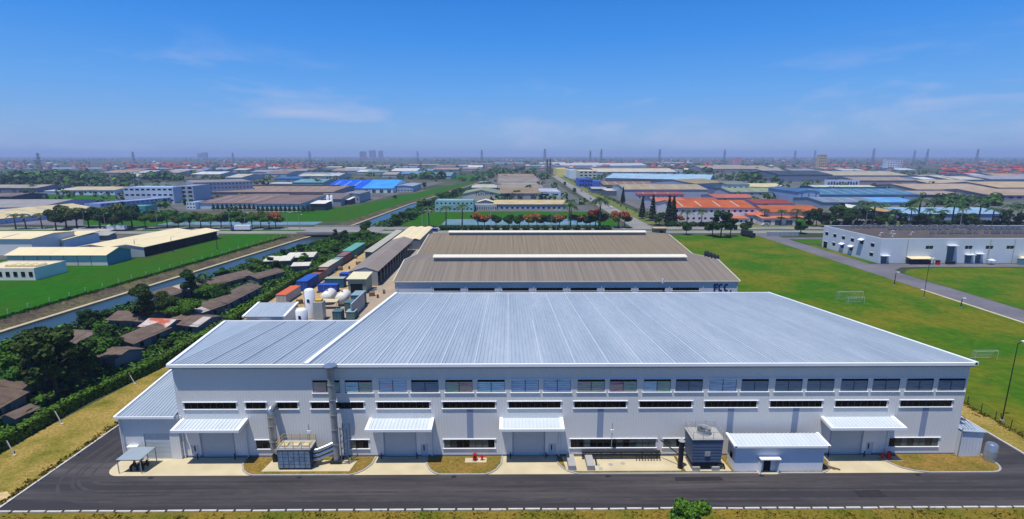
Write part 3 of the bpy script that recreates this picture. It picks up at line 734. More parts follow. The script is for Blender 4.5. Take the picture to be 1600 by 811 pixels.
# big dark pipe run with concrete blocks
sheet('equipment_pad', [(8.6, 67.9), (25.6, 67.9), (25.6, 71.6), (8.2, 71.6)], 0.16, M_conc)
pr_ = thing('pipe_run', 'two long dark pipes on stands in front of the low windows', 'pipe', (17, 71, 0))
for z in (1.35, .75): MB().tube([(11.2, 71.0, z), (23.2, 71.0, z)], .24, 10).build('pipe', M_dark, pr_)
for x in (11.8, 14.2, 17.3, 20.5, 22.8): MB().bar((x, 71.0, .14), (x, 71.0, 1.3), .14).build('stand', M_dark, pr_)
for i in range(9): MB().bar((19.5 + i * .45, 70.4, .2), (19.5 + i * .45, 70.4, 1.1 + .25 * (i % 3)), .09).build('valve_stem', M_dark, pr_)
MB().tube([(13.2, 70.9, .7), (13.2, 69.6, .6), (13.2, 69.3, .2)], .12, 8).build('branch_pipe', M_dark, pr_)
for x, t in ((9.4, 'left'), (12.2, 'right')):
    o = MB().prism([(x - .55, 68.0), (x + .55, 68.0), (x + .55, 71.0), (x - .55, 71.0)], .16, .95).build('concrete_block', M_conc2)
    tag(o, '%s of two long concrete blocks beside the dark pipes' % t, 'block', 'concrete blocks by the pipes')
for i, (x, y) in enumerate(((13.4, 69.4), (13.7, 68.5), (15.4, 69.5), (17.3, 69.8))):
    o = MB().tube([(x, y, .16), (x, y, .2)], .34, 14).build('manhole_cover', M_conc2)
    tag(o, '%s round manhole cover from the left on the pale pad' % ORD[i], 'manhole', 'manholes on the pad')
# black standpipe
sp = thing('standpipe', 'black vertical pipe with cap beside the cooling tower', 'pipe', (25.6, 68.6, 0))
MB().tube([(25.6, 68.6, .1), (25.6, 68.6, 4.6)], .38, 12).build('pipe', M_dark, sp)
MB().tube([(25.6, 68.6, 4.6), (25.6, 68.6, 4.95)], [.5, .2], 12).build('cap', M_post, sp)
MB().bar((23.0, 70.6, 3.6), (25.4, 68.8, 2.2), .12).build('stay', M_dark, sp)
# cooling tower
ct = thing('cooling_tower', 'blue grey cooling tower with round fan on concrete feet', 'cooling tower', (29.2, 69.4, 0))
M_ct = mat('cooling_blue', '51627a', 0.5, 0.15, 0.8, rib=(2, .5), ribdep=.3)
MB().add([(27.0, 67.9, 1.5), (31.3, 67.9, 1.5), (31.3, 71.0, 1.5), (27.0, 71.0, 1.5), (26.9, 67.8, 5.2), (31.4, 67.8, 5.2), (31.4, 71.1, 5.2), (26.9, 71.1, 5.2)], [(0, 3, 2, 1), (4, 5, 6, 7), (0, 1, 5, 4), (1, 2, 6, 5), (2, 3, 7, 6), (3, 0, 4, 7)]).build('casing', M_ct, ct)
MB().box(26.8, 31.5, 67.7, 71.2, 5.2, 5.32).build('top_deck', M_conc2, ct)
MB().tube([(29.1, 69.5, 5.32), (29.1, 69.5, 5.5), (29.1, 69.5, 6.15), (29.1, 69.5, 6.2)], [1.05, .95, 1.0, 1.05], 20, cap=False).build('fan_ring', M_post, ct)
for k in range(5):
    a = k * 2 * math.pi / 5
    MB().add([(29.1, 69.5, 5.9), (29.1 + math.cos(a) * 1.0, 69.5 + math.sin(a) * 1.0, 5.85), (29.1 + math.cos(a + .5) * 1.0, 69.5 + math.sin(a + .5) * 1.0, 6.0)], [(0, 1, 2)]).build('fan_blade', M_steel, ct)
MB().tube([(29.1, 69.5, 5.4), (29.1, 69.5, 6.3)], .22, 10).build('fan_hub', M_steel, ct)
for x in (26.95, 28.4, 29.9, 31.35):
    for y in (67.85, 71.05): MB().bar((x, y, 5.32), (x, y, 6.4), .05).build('railing_post', M_post, ct)
for y in (67.85, 71.05): MB().bar((26.95, y, 6.4), (31.35, y, 6.4), .05).build('rail', M_post, ct)
for x in (26.95, 31.35): MB().bar((x, 67.85, 6.4), (x, 71.05, 6.4), .05).build('rail', M_post, ct)
MB().box(27.3, 31.0, 68.2, 70.8, .75, 1.5).build('sump', M_dark, ct)
for x in (27.2, 30.1):
    MB().box(x, x + 1.1, 67.8, 71.0, .14, .75).build('foot', M_conc2, ct)
MB().tube([(31.0, 68.2, 1.1), (31.9, 68.2, 1.0), (32.1, 68.2, .3)], .13, 8).build('drain_pipe', M_dark, ct)
MB().box(28.8, 29.6, 67.72, 67.79, 2.6, 3.3).build('name_plate', M_post, ct)
sheet('equipment_pad', [(26.2, 67.75), (33.0, 67.75), (32.6, 71.6), (26.0, 71.6)], 0.165, M_conc)
# pump house
ph = thing('pump_house', 'small white pump house with ribbed metal roof and porch', 'pump house', (39.8, 69.3, 0))
px0, px1, py0, py1, phh = 33.3, 46.4, 67.75, 70.3, 4.35
wall_holes(MB(), px0, px1, 0.02, phh, py0, [(37.6, 38.7, .0, 2.1)]).build('front_wall', M_white, ph)
b = MB().quad((px0, py0, 0), (px0, py0, phh), (px0, py1, phh + .2), (px0, py1, 0)).quad((px1, py0, 0), (px1, py1, 0), (px1, py1, phh + .2), (px1, py0, phh))
b.build('side_wall', M_white, ph)
b = MB(); n = 22; w = (px1 - px0 + .6) / n
for i in range(n):
    x = px0 - .3 + i * w
    for s0, s1, u0, u1 in ((0, .7, 0, 0), (.7, .78, 0, .08), (.78, .94, .08, .08), (.94, 1, .08, 0)):
        b.quad((x + w * s0, py0 - .45, phh + u0 + .05), (x + w * s1, py0 - .45, phh + u1 + .05), (x + w * s1, py1 + .1, phh + .35 + u1), (x + w * s0, py1 + .1, phh + .35 + u0))
b.build('roof_sheet', M_sheet, ph)
MB().box(px0 - .4, px1 + .4, py0 - .55, py0 - .452, phh - .15, phh + .16).build('fascia', M_trim, ph)
for x in (px0 - .5, px1 + .1): MB().slab([(x, py0 - .55, phh + .2), (x + .4, py0 - .55, phh + .2), (x + .4, py1 + .15, phh + .5), (x, py1 + .15, phh + .5)], .3).build('verge', M_trim, ph)
MB().box(37.62, 38.68, py0 + .1, py0 + .16, .02, 2.08).build('door', M_black, ph)
MB().box(36.7, 39.7, py0 - .9, py0 - .01, 2.45, 2.6).build('porch_roof', M_trim, ph)
for x in (36.8, 39.48): MB().box(x, x + .12, py0 - .8, py0 - .02, .02, 2.45).build('porch_wall', M_white, ph)
MB().box(36.7, 39.7, py0 - .8, py0 - .01, .0, .2).build('step', M_conc, ph)
MB().box(px0 - .02, px0 - .005, 68.6, 69.4, 1.6, 2.6).build('window', M_glass, ph)
# hydrant sets
for x, t, g in ((-5.2, 'red hydrant set on dry grass left of the middle canopy', 0), (58.6, 'red hydrant set on dry grass right of the right canopy', 1)):
    for k, (dx, w, h, nm) in enumerate(((0, .66, 1.1, 'cabinet'), (1.1 if g == 0 else -1.0, .35, .9, 'pillar'))):
        hy = thing('fire_cabinet' if k == 0 else 'fire_hydrant', ('tall red fire cabinet' if k == 0 else 'short red fire hydrant') + t[15:], 'hydrant', (x + dx, 70.8, .14))
        if k == 0:
            MB().tube([(x, 70.8, .16), (x, 70.8, .2 + h * .85), (x, 70.8, .2 + h)], [w / 2, w / 2, w / 3.2], 14).build('body', M_red, hy)
            MB().tube([(x, 70.8, .14), (x, 70.8, .2)], w / 2 + .1, 14).build('base_plate', M_conc2, hy)
            MB().box(x - .12, x + .12, 70.33, 70.42, .9, 1.2).build('handle', M_dark, hy)
        else:
            X = x + dx
            MB().tube([(X, 70.8, .16), (X, 70.8, .95), (X, 70.8, 1.1)], [.16, .16, .06], 10).build('body', M_red, hy)
            MB().tube([(X - .38, 70.8, .75), (X + .38, 70.8, .75)], .1, 8).build('nozzle', M_red, hy)
    sheet('equipment_pad', [(x - 1.5, 70.2), (x + 1.8, 70.2), (x + 1.8, 71.4), (x - 1.5, 71.4)], 0.15, M_conc)
# metal cabin at the right corner
mc = thing('metal_cabin', 'pale metal equipment cabin with roof rails at the right corner', 'cabin', (71.8, 73, 0))
MB().box(69.75, 73.1, 71.3, 74.4, .14, 4.2).build('cabin_wall', mat('cabin_sheet', 'c6cdd4', 0.45, 0.08, 0.5, rib=(0, .5)), mc)
MB().slab([(69.72, 71.1, 4.55), (73.4, 71.1, 4.3), (73.4, 74.6, 4.3), (69.72, 74.6, 4.55)], .12).build('cabin_roof', M_roof, mc)
for k in range(4):
    MB().bar((70.3 + k * .5, 71.4, 4.6), (70.3 + k * .5, 74.2, 5.6), .06).build('roof_rail', M_steel, mc)
MB().tube([(69.6, 71.2, .2), (69.6, 71.2, 5.0)], .07, 8).build('pipe', M_steel, mc)
tk = thing('water_tank', 'shiny steel upright tank on the dry island at the right corner', 'tank', (73.7, 70.3, 0))
MB().tube([(73.7, 70.3, .14), (73.7, 70.3, 2.75), (73.7, 70.3, 2.95)], [.78, .78, .6], 24).build('tank_shell', M_steel, tk)
MB().tube([(73.7, 70.3, 2.8), (73.7, 70.3, 3.0)], .3, 12).build('lid', M_steel, tk)
for z in (.9, 1.7): MB().tube([(73.7, 70.3, z), (73.7, 70.3, z + .08)], .8, 24).build('hoop', M_steel, tk)
# carport with motorbikes
cpt = thing('carport', 'small metal shelter with grey roof on the concrete at the left', 'carport', (-55.2, 69.2, 0))
MB().slab([(-57.4, 67.8, 2.35), (-53.9, 67.8, 2.35), (-53.4, 70.6, 2.75), (-56.9, 70.6, 2.75)], .07).build('roof_sheet', mat('carport_roof', '8b98a0', 0.4, .1, .5, rib=(0, .5)), cpt)
for x, y, z in ((-57.3, 67.9, 2.3), (-54.0, 67.9, 2.3), (-53.5, 70.5, 2.65), (-56.8, 70.5, 2.65)): MB().bar((x, y, .06), (x, y, z), .09).build('post', M_post, cpt)
for y, z in ((67.9, 2.2), (70.5, 2.6)): MB().bar((-57.3 if y < 69 else -56.8, y, z), (-54 if y < 69 else -53.5, y, z), .07).build('beam', M_post, cpt)
def motorbike(x, y, rz, label):
    mbk = thing('motorbike', label, 'motorbike', (x, y, .06), rz, 'motorbikes under the shelter')
    for dy in (-.62, .62):
        MB().tube([(-.06, dy, .3), (.06, dy, .3)], .3, 14).build('wheel', M_dark, mbk, True)
    MB().add([(-.12, -.75, .55), (.12, -.75, .55), (.15, .1, .6), (-.15, .1, .6), (-.14, -.75, .8), (.14, -.75, .8), (.16, .1, .78), (-.16, .1, .78)], [(0, 3, 2, 1), (4, 5, 6, 7), (0, 1, 5, 4), (1, 2, 6, 5), (2, 3, 7, 6), (3, 0, 4, 7)]).build('seat', M_black, mbk, True)
    MB().bar((0, .05, .5), (0, .6, .95), .2).build('body', M_red if x < -55.5 else M_dark, mbk, True)
    MB().bar((-.33, .55, 1.0), (.33, .55, 1.0), .05).build('handlebar', M_dark, mbk, True)
motorbike(-56.1, 69.1, .2, 'left motorbike under the small metal shelter')
motorbike(-55.2, 69.2, .15, 'middle motorbike under the small metal shelter')
motorbike(-54.4, 69.3, .1, 'right motorbike under the small metal shelter')
for i, (x, y) in enumerate(((-62.2, 84.5), (-62.6, 87.5), (-62.9, 91.0))):
    ac = thing('condenser_unit', '%s white condenser unit beside the left lean-to, counted from the road' % ORD[i], 'condenser', (x, y, 0), 0, 'condensers beside the lean-to')
    MB().box(x - .9, x + .9, y - .6, y + .6, .3, 2.2).build('casing', M_white, ac); MB().tube([(x, y, 2.2), (x, y, 2.4)], .5, 12).build('fan', M_dark, ac)
    MB().box(x - 1, x + 1, y - .7, y + .7, .02, .3).build('base', M_conc2, ac)
# loose planks beside the pump house
for i in range(3):
    o = MB().box(-.1, .1, -1.3, 1.3, 0, .1).build('plank', mat('old_wood', '6b5a44', .85)); o.location = (47.1 + i * .55, 69.2 - i * .25, .15); o.rotation_euler = (0, 0, .7 + i * .12)
    tag(o, '%s loose plank on the ground right of the pump house' % ORD[i], 'plank', 'loose planks')

# ================================================================== THE OLDER FACTORY BEHIND
of = thing('factory_hall', 'older grey-brown roofed factory with navy letters FCC on its wall', 'factory', (17, 149, 0))
EY, EZ, RY, RZ_, VY, VZ, R2Y, R2Z, BY = 148.8, 9.0, 166.0, 12.0, 189.5, 9.4, 219.0, 12.3, 246.0
OX0, OX1 = -34.0, 69.0
fw = [(-22.4 + 10.25 * k, -14.4 + 10.25 * k) for k in range(8)]
wall_holes(MB(), OX0, OX1, 0, EZ - .15, EY, [(a, c, 5.95, 6.9) for a, c in fw]).build('front_wall', mat('old_wall', 'd2d4d2', .6, .12, .15, rib=(0, .5), ribdep=.3), of)
for a, c in fw: window(a, c, 5.95, 6.9, 8, parent=of, y=EY, lintel=False, m_trim=MATS['old_wall'])
for k in range(11):
    x = OX0 + .6 + k * 10.2
    MB().box(x, x + .25, EY - .12, EY - .004, 0, EZ - .3).build('downpipe', MATS['old_wall'], of)
prof = [(EY, EZ), (RY, RZ_), (VY, VZ), (R2Y, R2Z), (BY, EZ)]
for s, x in ((-1, OX0), (1, OX1)):
    b = MB()
    for (ya, za), (yb, zb) in zip(prof[:-1], prof[1:]): b.quad((x, ya, 0), (x, yb, 0), (x, yb, zb - .1), (x, ya, za - .1))
    b.build('gable_wall', MATS['old_wall'], of)
for i, ((ya, za), (yb, zb)) in enumerate(zip(prof[:-1], prof[1:])):
    ex = .15 if i == 0 else 0
    n = 20
    for k in range(n):                                   # roof built of sheets laid side by side
        xa, xb = OX0 - .4 + (OX1 - OX0 + .8) * k / n, OX0 - .4 + (OX1 - OX0 + .8) * (k + 1) / n - .02
        MB().slab([(xa, ya - ex, za - ex * .17), (xb, ya - ex, za - ex * .17), (xb, yb, zb), (xa, yb, zb)], .1).build('roof_sheet', M_brown if i < 2 else M_brown2, of)
    for x in (OX0 - .6, OX1 + .35):
        MB().slab([(x, ya - ex, za + .12 - ex * .17), (x + .3, ya - ex, za + .12 - ex * .17), (x + .3, yb, zb + .12), (x, yb, zb + .12)], .3).build('verge_trim', mat('pale_trim', 'c9c6b6', .6), of)
MB().box(OX0 - .4, OX1 + .4, EY - .4, EY - .153, EZ - .3, EZ - .02).build('gutter', MATS['pale_trim'], of)
for y, z, xa, xb in ((RY + 3, RZ_, -24.5, 58.5), (R2Y + 3, R2Z, -25.5, 59)):
    v = MB().box(xa, xb, y - 4.2, y - .2, z - .5, z + .75).build('ridge_vent', mat('vent_side', '8d8d8c', .7, .15), of)
    MB().slab([(xa - .3, y - 4.6, z + 1.2), (xb + .3, y - 4.6, z + 1.2), (xb + .3, y - 2.2, z + 1.65), (xa - .3, y - 2.2, z + 1.65)], .3).build('vent_cap', mat('vent_cap', 'd2cdbc', .5, .06), v)
    MB().slab([(xa - .3, y - 2.19, z + 1.65), (xb + .3, y - 2.19, z + 1.65), (xb + .3, y + .2, z + 1.2), (xa - .3, y + .2, z + 1.2)], .3).build('vent_cap', MATS['vent_cap'], v)
# letters FCC and the mark after them
M_navy = mat('navy_sign', '16265c', .5, .05)
def block_letter(ch, x, z, w, h, t, y, parent):
    b = MB(); d = .12
    if ch == 'F':
        b.box(x, x + t, y - d, y, z, z + h); b.box(x + t, x + w, y - d, y, z + h - t, z + h); b.box(x + t, x + w * .85, y - d, y, z + h * .45, z + h * .45 + t)
    else:
        n = 14; cx, cz = x + w / 2, z + h / 2
        for i in range(n):
            a0, a1 = R(55 + 250 * i / n), R(55 + 250 * (i + 1) / n)
            o = [(cx + w / 2 * math.cos(a) * k, cz + h / 2 * math.sin(a) * kk) for a, k, kk in ((a0, 1, 1), (a1, 1, 1), (a1, 1 - 2 * t / w, 1 - 2 * t / h), (a0, 1 - 2 * t / w, 1 - 2 * t / h))]
            b.add([(p[0], y - d, p[1]) for p in o] + [(p[0], y, p[1]) for p in o], [(0, 1, 2, 3), (7, 6, 5, 4), (0, 4, 5, 1), (2, 6, 7, 3), (1, 5, 6, 2), (3, 7, 4, 0)])
    b.build('letter', M_navy, parent)
for ch, x in (('F', 61.7), ('C', 63.05), ('C', 64.75)): block_letter(ch, x, 5.75, 1.3 if ch == 'F' else 1.62, 2.3, .46, EY - .01, of)
MB().add([(66.6, EY - .12, 5.5), (66.95, EY - .12, 5.5), (67.15, EY - .12, 6.2), (66.8, EY - .12, 6.2), (66.6, EY - .01, 5.5), (66.95, EY - .01, 5.5), (67.15, EY - .01, 6.2), (66.8, EY - .01, 6.2)], [(0, 1, 2, 3), (0, 4, 5, 1), (1, 5, 6, 2), (2, 6, 7, 3), (3, 7, 4, 0)]).build('letter_mark', M_navy, of)
for i in range(4):
    p = (69.6 - .0 * i, 168 + i * 3.0)
    vt = thing('roof_ventilator', '%s black ventilator from the camera on the right edge of the older roof' % ORD[i], 'ventilator', (p[0], p[1], 0), 0, 'black roof ventilators')
    z = 11.9 - .1 * i
    MB().box(p[0] - .1, p[0] + .8, p[1] - .6, p[1] + .6, 0.02, z - .4).build('riser', M_dark, vt)
    MB().tube([(p[0] + .3, p[1], z - .4), (p[0] + .3, p[1], z + .9), (p[0] + .3, p[1], z + 1.3)], [.8, .8, .3], 12).build('cowl', M_dark, vt)
o = MB().tube([(46, 148.0, EZ - .5), (46, 148.0, EZ + .8)], .25, 8).build('vent_pipe', M_white, of)

# ================================================================== YARD ON THE LEFT
def container(px, py, L, W, Hh, m, label, rz=0.0, m_roof=None, group='containers in the left yard'):
    p = G(px, py); c = thing('shipping_container', label, 'container', p, rz, group)
    n = max(6, round(L / .6)); b = MB()
    for s in (0, 1):                                     # corrugated long sides
        x = s * W
        for i in range(n):
            y0, y1 = L * i / n, L * (i + 1) / n; d = .06 * (1 if s else -1)
            ym = (y0 + y1) / 2
            b.quad((x, y0, .15), (x, ym, .15), (x, ym, Hh - .1), (x, y0, Hh - .1)); b.quad((x - d, ym, .15), (x - d, y1, .15), (x - d, y1, Hh - .1), (x - d, ym, Hh - .1))
            b.quad((x, ym, .15), (x - d, ym, .15), (x - d, ym, Hh - .1), (x, ym, Hh - .1)); b.quad((x - d, y1, .15), (x, y1, .15), (x, y1, Hh - .1), (x - d, y1, Hh - .1))
    b.quad((0, 0, .15), (W, 0, .15), (W, 0, Hh - .1), (0, 0, Hh - .1)); b.quad((0, L, .15), (0, L, Hh - .1), (W, L, Hh - .1), (W, L, .15))
    b.build('side_panel', m, c, True)
    MB().box(-.08, W + .08, -.08, L + .08, Hh - .1, Hh).build('container_roof', m_roof or m, c, True)
    MB().box(-.08, W + .08, -.08, L + .08, .0, .15).build('floor_frame', M_dark, c, True)
    for x in (W * .3, W * .7): MB().box(x - .03, x + .03, -.05, -.003, .2, Hh - .15).build('lock_bar', M_steel, c, True)
    return c
container(432, 475, 11.5, 3.2, 3.0, paint('b9b6b2'), 'grey container with bright orange roof nearest the small hut', 0, paint('c9603a'))
container(464, 455.5, 11, 3.6, 3.6, paint('2452a0'), 'blue container standing behind the orange-roofed one')
container(481, 444, 10, 3.2, 3.0, paint('8a7a74'), 'brown-roofed container behind the blue one', 0, paint('7b4d3e'))
container(492, 437, 9, 3.0, 3.0, paint('8f8a88'), 'dull red-roofed container in the middle of the lane row', 0, paint('86584a'))
container(499, 431, 14, 3.6, 3.6, paint('76828c'), 'grey container with cream roof in the lane row', 0, paint('b7b39c'))
container(515, 420, 12, 3.2, 3.2, paint('5d7f80'), 'grey-teal container behind the cream-roofed one', 0, paint('6f8f88'))
container(526, 413, 12, 3.4, 3.6, paint('7c5a58'), 'faded red container near the far end of the lane row')
container(535, 405, 22, 4.6, 3.8, paint('4a7f74'), 'long green container at the far end of the lane row', 0, paint('5a9488'))
container(497, 457, 2.8, 6.4, 2.6, paint('2a50a8'), 'blue container lying crosswise behind the white tanks')
container(508, 450, 3.0, 6.6, 3.4, paint('2f5f78'), 'dark teal container crosswise with green roof', 0, paint('8fa08c'))
container(531, 440, 3.0, 6.0, 3.0, paint('2748a8'), 'deep blue container crosswise beside the long grey shed')
container(549, 482, 5.5, 3.2, 4.2, paint('4f7478'), 'teal equipment container behind the new roof', 0, paint('7896a0'))
container(539, 489, 3.5, 2.6, 3.2, paint('4a6d70'), 'small teal cabinet container beside the roof edge')
container(520, 503, 3.0, 2.4, 3.0, paint('476a72'), 'small dark teal container at the rear gutter')
container(541, 500, 3.0, 2.4, 2.4, paint('5a7a7a'), 'small grey-green container with pale roof at the rear gutter', 0, paint('8ba0a0'))
def partition_wall():
    o = MB().box(-44.9, -44.5, 140, 153, .04, 4.6).build('screen_wall', mat('screen_wall', '9aa2aa', .6)); tag(o, 'tall grey screen wall beside the teal equipment container', 'wall')
partition_wall()
# small hut
hut = thing('small_hut', 'small white hut with pale ribbed roof behind the annex', 'hut', (-65, 136, 0))
MB().box(-70.4, -60.6, 132, 140, 0, 3.6).build('hut_wall', M_white, hut)
for k in range(10):
    x = -70.9 + k * 1.06
    MB().slab([(x, 131.4, 3.65), (x + 1.02, 131.4, 3.65), (x + 1.02, 140.6, 4.9), (x, 140.6, 4.9)], .12).build('roof_sheet', M_roof, hut)
for x in (-71.2, -60.25): MB().slab([(x, 131.3, 3.85), (x + .6, 131.3, 3.85), (x + .6, 140.7, 5.1), (x, 140.7, 5.1)], .4).build('verge_trim', M_trim, hut)
MB().box(-70.4, -60.6, 131.6, 131.98, 3.2, 3.6).build('gutter', M_white, hut)
MB().box(-67, -64, 131.2, 131.9, 2.2, 2.4).build('door_hood', M_trim, hut)
# tanks
def vtank(x, y, r, h, m, label, band=None):
    t = thing('storage_tank', label, 'tank', (x, y, 0))
    MB().tube([(x, y, .3), (x, y, h), (x, y, h + r * .25), (x, y, h + r * .4)], [r, r, r * .7, .1], 24).build('tank_shell', m, t)
    MB().tube([(x, y, 0.03), (x, y, .3)], r + .15, 24).build('foundation', M_conc2, t)
    MB().bar((x - r - .1, y - .3, .3), (x - r - .1, y - .3, h), .12).build('ladder', M_post, t)
    if band: MB().box(x - .35, x + .35, y - r - .04, y - r - .005, band, band + .9).build('tank_mark', M_navy, t)
    return t
vtank(-56.8, 141.5, 1.35, 8.3, M_white, 'tall slim white upright tank in the yard', 5.0)
vtank(-56.6, 134.6, 1.55, 4.5, M_white, 'short wide white upright tank in front of the slim one', 2.4)
for x, y, lab in ((-57.0, 157.0, 'left white horizontal tank in the yard'), (-51.8, 155.5, 'right white horizontal tank in the yard')):
    t = thing('gas_tank', lab, 'tank', (x, y, 0), 0, 'horizontal tanks')
    MB().tube([(x, y - 3.3, 2.4), (x, y - 3.1, 2.4), (x, y - 2.6, 2.4), (x, y + 2.6, 2.4), (x, y + 3.1, 2.4), (x, y + 3.3, 2.4)], [.4, 1.2, 1.75, 1.75, 1.2, .4], 20).build('tank_shell', mat('tank_cream', 'dcd8cc', .45, .1), t)
    for yy in (y - 1.8, y + 1.8): MB().box(x - 1.2, x + 1.2, yy - .2, yy + .2, .03, 1.2).build('saddle', M_conc2, t)
    MB().tube([(x, y - 1, 4.1), (x, y - 1, 4.6)], .3, 10).build('manway', M_steel, t)
sl = thing('silver_silo_box', 'tall pale box plant with yellow top beside the slim tank', 'plant', (-53.6, 140, 0))
MB().box(-55.0, -52.4, 138.8, 141.4, .05, 5.4).build('casing', mat('silver_box', 'b3b6b2', .4, .1, metal=.2), sl)
MB().box(-54.6, -52.8, 139.2, 141.0, 5.4, 6.0).build('top_box', mat('yellow_box', 'd0a028', .5), sl)
o = thing('open_shelter', 'low cream awning beside the white horizontal tanks', 'shelter', (-54, 151, 0))
MB().slab([(-57, 149.5, 2.4), (-52, 149.5, 2.4), (-52, 152, 2.7), (-57, 152, 2.7)], .1).build('awning', M_conc, o)
for x, y in ((-56.8, 149.7), (-52.2, 149.7), (-56.8, 151.8), (-52.2, 151.8)): MB().bar((x, y, 0.03), (x, y, 2.4), .1).build('post', M_post, o)
# cream-green hut at the end of the grey shed
ch = thing('yard_hut', 'green-grey hut with cream roof at the near end of the grey shed', 'hut', (-54, 168, 0))
MB().box(-54.0, -48.0, 167.5, 175, 0.03, 5.2).build('hut_wall', paint('7c8f86'), ch)
MB().slab([(-54.4, 167, 5.3), (-47.6, 167, 5.3), (-47.6, 175.4, 5.9), (-54.4, 175.4, 5.9)], .2).build('hut_roof', paint('cfc8a4'), ch)
MB().box(-53.2, -49.2, 167.40, 167.49, .05, 3.4).build('opening', M_black, ch)
# long grey shed, open on its right side
gs = thing('long_shed', 'long grey-roofed shed with dark open side beside the older factory', 'shed', (-52, 178, 0))
for k in range(14):
    y = 178 + k * 5.0
    MB().slab([(-57.2, y, 5.2), (-51.0, y, 6.9), (-51.0, y + 4.94, 6.9), (-57.2, y + 4.94, 5.2)], .15).build('roof_sheet', mat('shed_grey', '837a72', .8, .15, .1), gs)
    MB().slab([(-51.0, y, 6.9), (-46.4, y, 5.4), (-46.4, y + 4.94, 5.4), (-51.0, y + 4.94, 6.9)], .15).build('roof_sheet', MATS['shed_grey'], gs)
    MB().bar((-46.8, y + .2, 0.04), (-46.8, y + .2, 5.2), .25).build('post', M_post, gs)
MB().box(-57, -56.8, 178.2, 248, .03, 5.1).build('rear_wall', paint('9aa0a4'), gs)
MB().poly([(-57, 178.1, 0.03), (-46.6, 178.1, 0.03), (-46.6, 178.1, 5.2), (-51.0, 178.1, 6.7), (-57, 178.1, 5.0)]).build('end_wall', paint('9aa0a4'), gs)
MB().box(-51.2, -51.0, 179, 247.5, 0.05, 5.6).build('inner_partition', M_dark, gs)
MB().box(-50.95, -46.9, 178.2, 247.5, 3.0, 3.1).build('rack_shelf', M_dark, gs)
cr_ = thing('cream_shed', 'cream-roofed sheds in three joined spans beyond the grey shed', 'shed', (-50, 250, 0))
for j in range(3):
    x = -57.5 + j * 4.6
    for k in range(5):
        MB().slab([(x, 250 + k * 9, 5.0), (x + 2.3, 250 + k * 9, 5.6), (x + 2.3, 258.9 + k * 9, 5.6), (x, 258.9 + k * 9, 5.0)], .12).build('roof_sheet', M_cream, cr_)
        MB().slab([(x + 2.3, 250 + k * 9, 5.6), (x + 4.58, 250 + k * 9, 5.0), (x + 4.58, 258.9 + k * 9, 5.0), (x + 2.3, 258.9 + k * 9, 5.6)], .12).build('roof_sheet', M_cream, cr_)
MB().box(-57.3, -43.9, 250.2, 294, .03, 4.85).build('shed_wall', paint('6f7d84'), cr_)
ns = thing('narrow_shed', 'narrow teal shed with grey roof along the dirt lane', 'shed', (-63, 240, 0))
MB().box(-64, -61.2, 225, 292, .03, 3.4).build('shed_wall', paint('3f5f66'), ns)
for k in range(9): MB().slab([(-64.4, 224.6 + k * 7.5, 3.9), (-60.6, 224.6 + k * 7.5, 3.5), (-60.6, 232.0 + k * 7.5, 3.5), (-64.4, 232.0 + k * 7.5, 3.9)], .12).build('roof_sheet', paint('a6a394'), ns)
for i, (px, py) in enumerate(((556, 404), (566, 414), (577, 402), (601, 388), (549, 428), (612, 372))):
    p = G(px, py); pal = thing('pallet_stack', '%s pallet stack along the dirt lane counted from the tanks' % ORD[i], 'pallets', p, rng.uniform(0, 1.5), 'pallets along the lane')
    for k in range(5): MB().box(-.6, .6, -.5, .5, .04 + k * .28, .12 + k * .28).build('pallet', mat('pale_wood', 'a48c62', .85), pal, True); MB().box(-.55, .55, -.1, .1, .12 + k * .28, .04 + (k + 1) * .28).build('block', MATS['pale_wood'], pal, True)

# clutter of the yard: drums, crates, pipe bundles
yr = random.Random(31)
spots = [(-66 + yr.uniform(-4, 6), yr.uniform(143, 156)) for _ in range(9)] + [(-47.5 + yr.uniform(-2, 5), yr.uniform(156, 172)) for _ in range(7)] + [(-68 + yr.uniform(-2, 5), yr.uniform(160, 215)) for _ in range(10)]
for i, (x, y) in enumerate(spots):
    kind = i % 3
    if kind == 0:
        t = thing('oil_drum', '%s oil drum from the hut in the yard clutter' % ORD[i // 3], 'drum', (x, y, .04), 0, 'yard drums')
        MB().tube([(0, 0, 0), (0, 0, 1.1)], .36, 12).build('shell', paint(('2a4a8c', '8a3a2c', '4a4f54')[i % 2]), t, True)
        for z in (.35, .72): MB().tube([(0, 0, z), (0, 0, z + .06)], .38, 12).build('hoop', M_dark, t, True)
    elif kind == 1:
        t = thing('wooden_crate', '%s wooden crate from the hut in the yard clutter' % ORD[i // 3], 'crate', (x, y, .04), yr.uniform(0, 1), 'yard crates')
        for k in range(4): MB().box(-.9, .9, -.7, .7, .05 + k * .34, .33 + k * .34).build('board', mat('crate_wood', '8c7450', .9, .3, 1.0), t, True)
        for s in (-.75, .65): MB().box(s, s + .1, -.74, .74, 0, 1.42).build('batten', MATS['crate_wood'], t, True)
    else:
        t = thing('pipe_bundle', '%s bundle of steel pipes from the hut in the yard clutter' % ORD[i // 3], 'pipes', (x, y, .04), yr.uniform(-.3, .3), 'yard pipe bundles')
        for k in range(5): MB().tube([((k % 3) * .3, -2.2, .15 + (k // 3) * .27), ((k % 3) * .3, 2.2, .15 + (k // 3) * .27)], .13, 8).build('pipe', M_steel if i % 2 else M_rust, t, True)

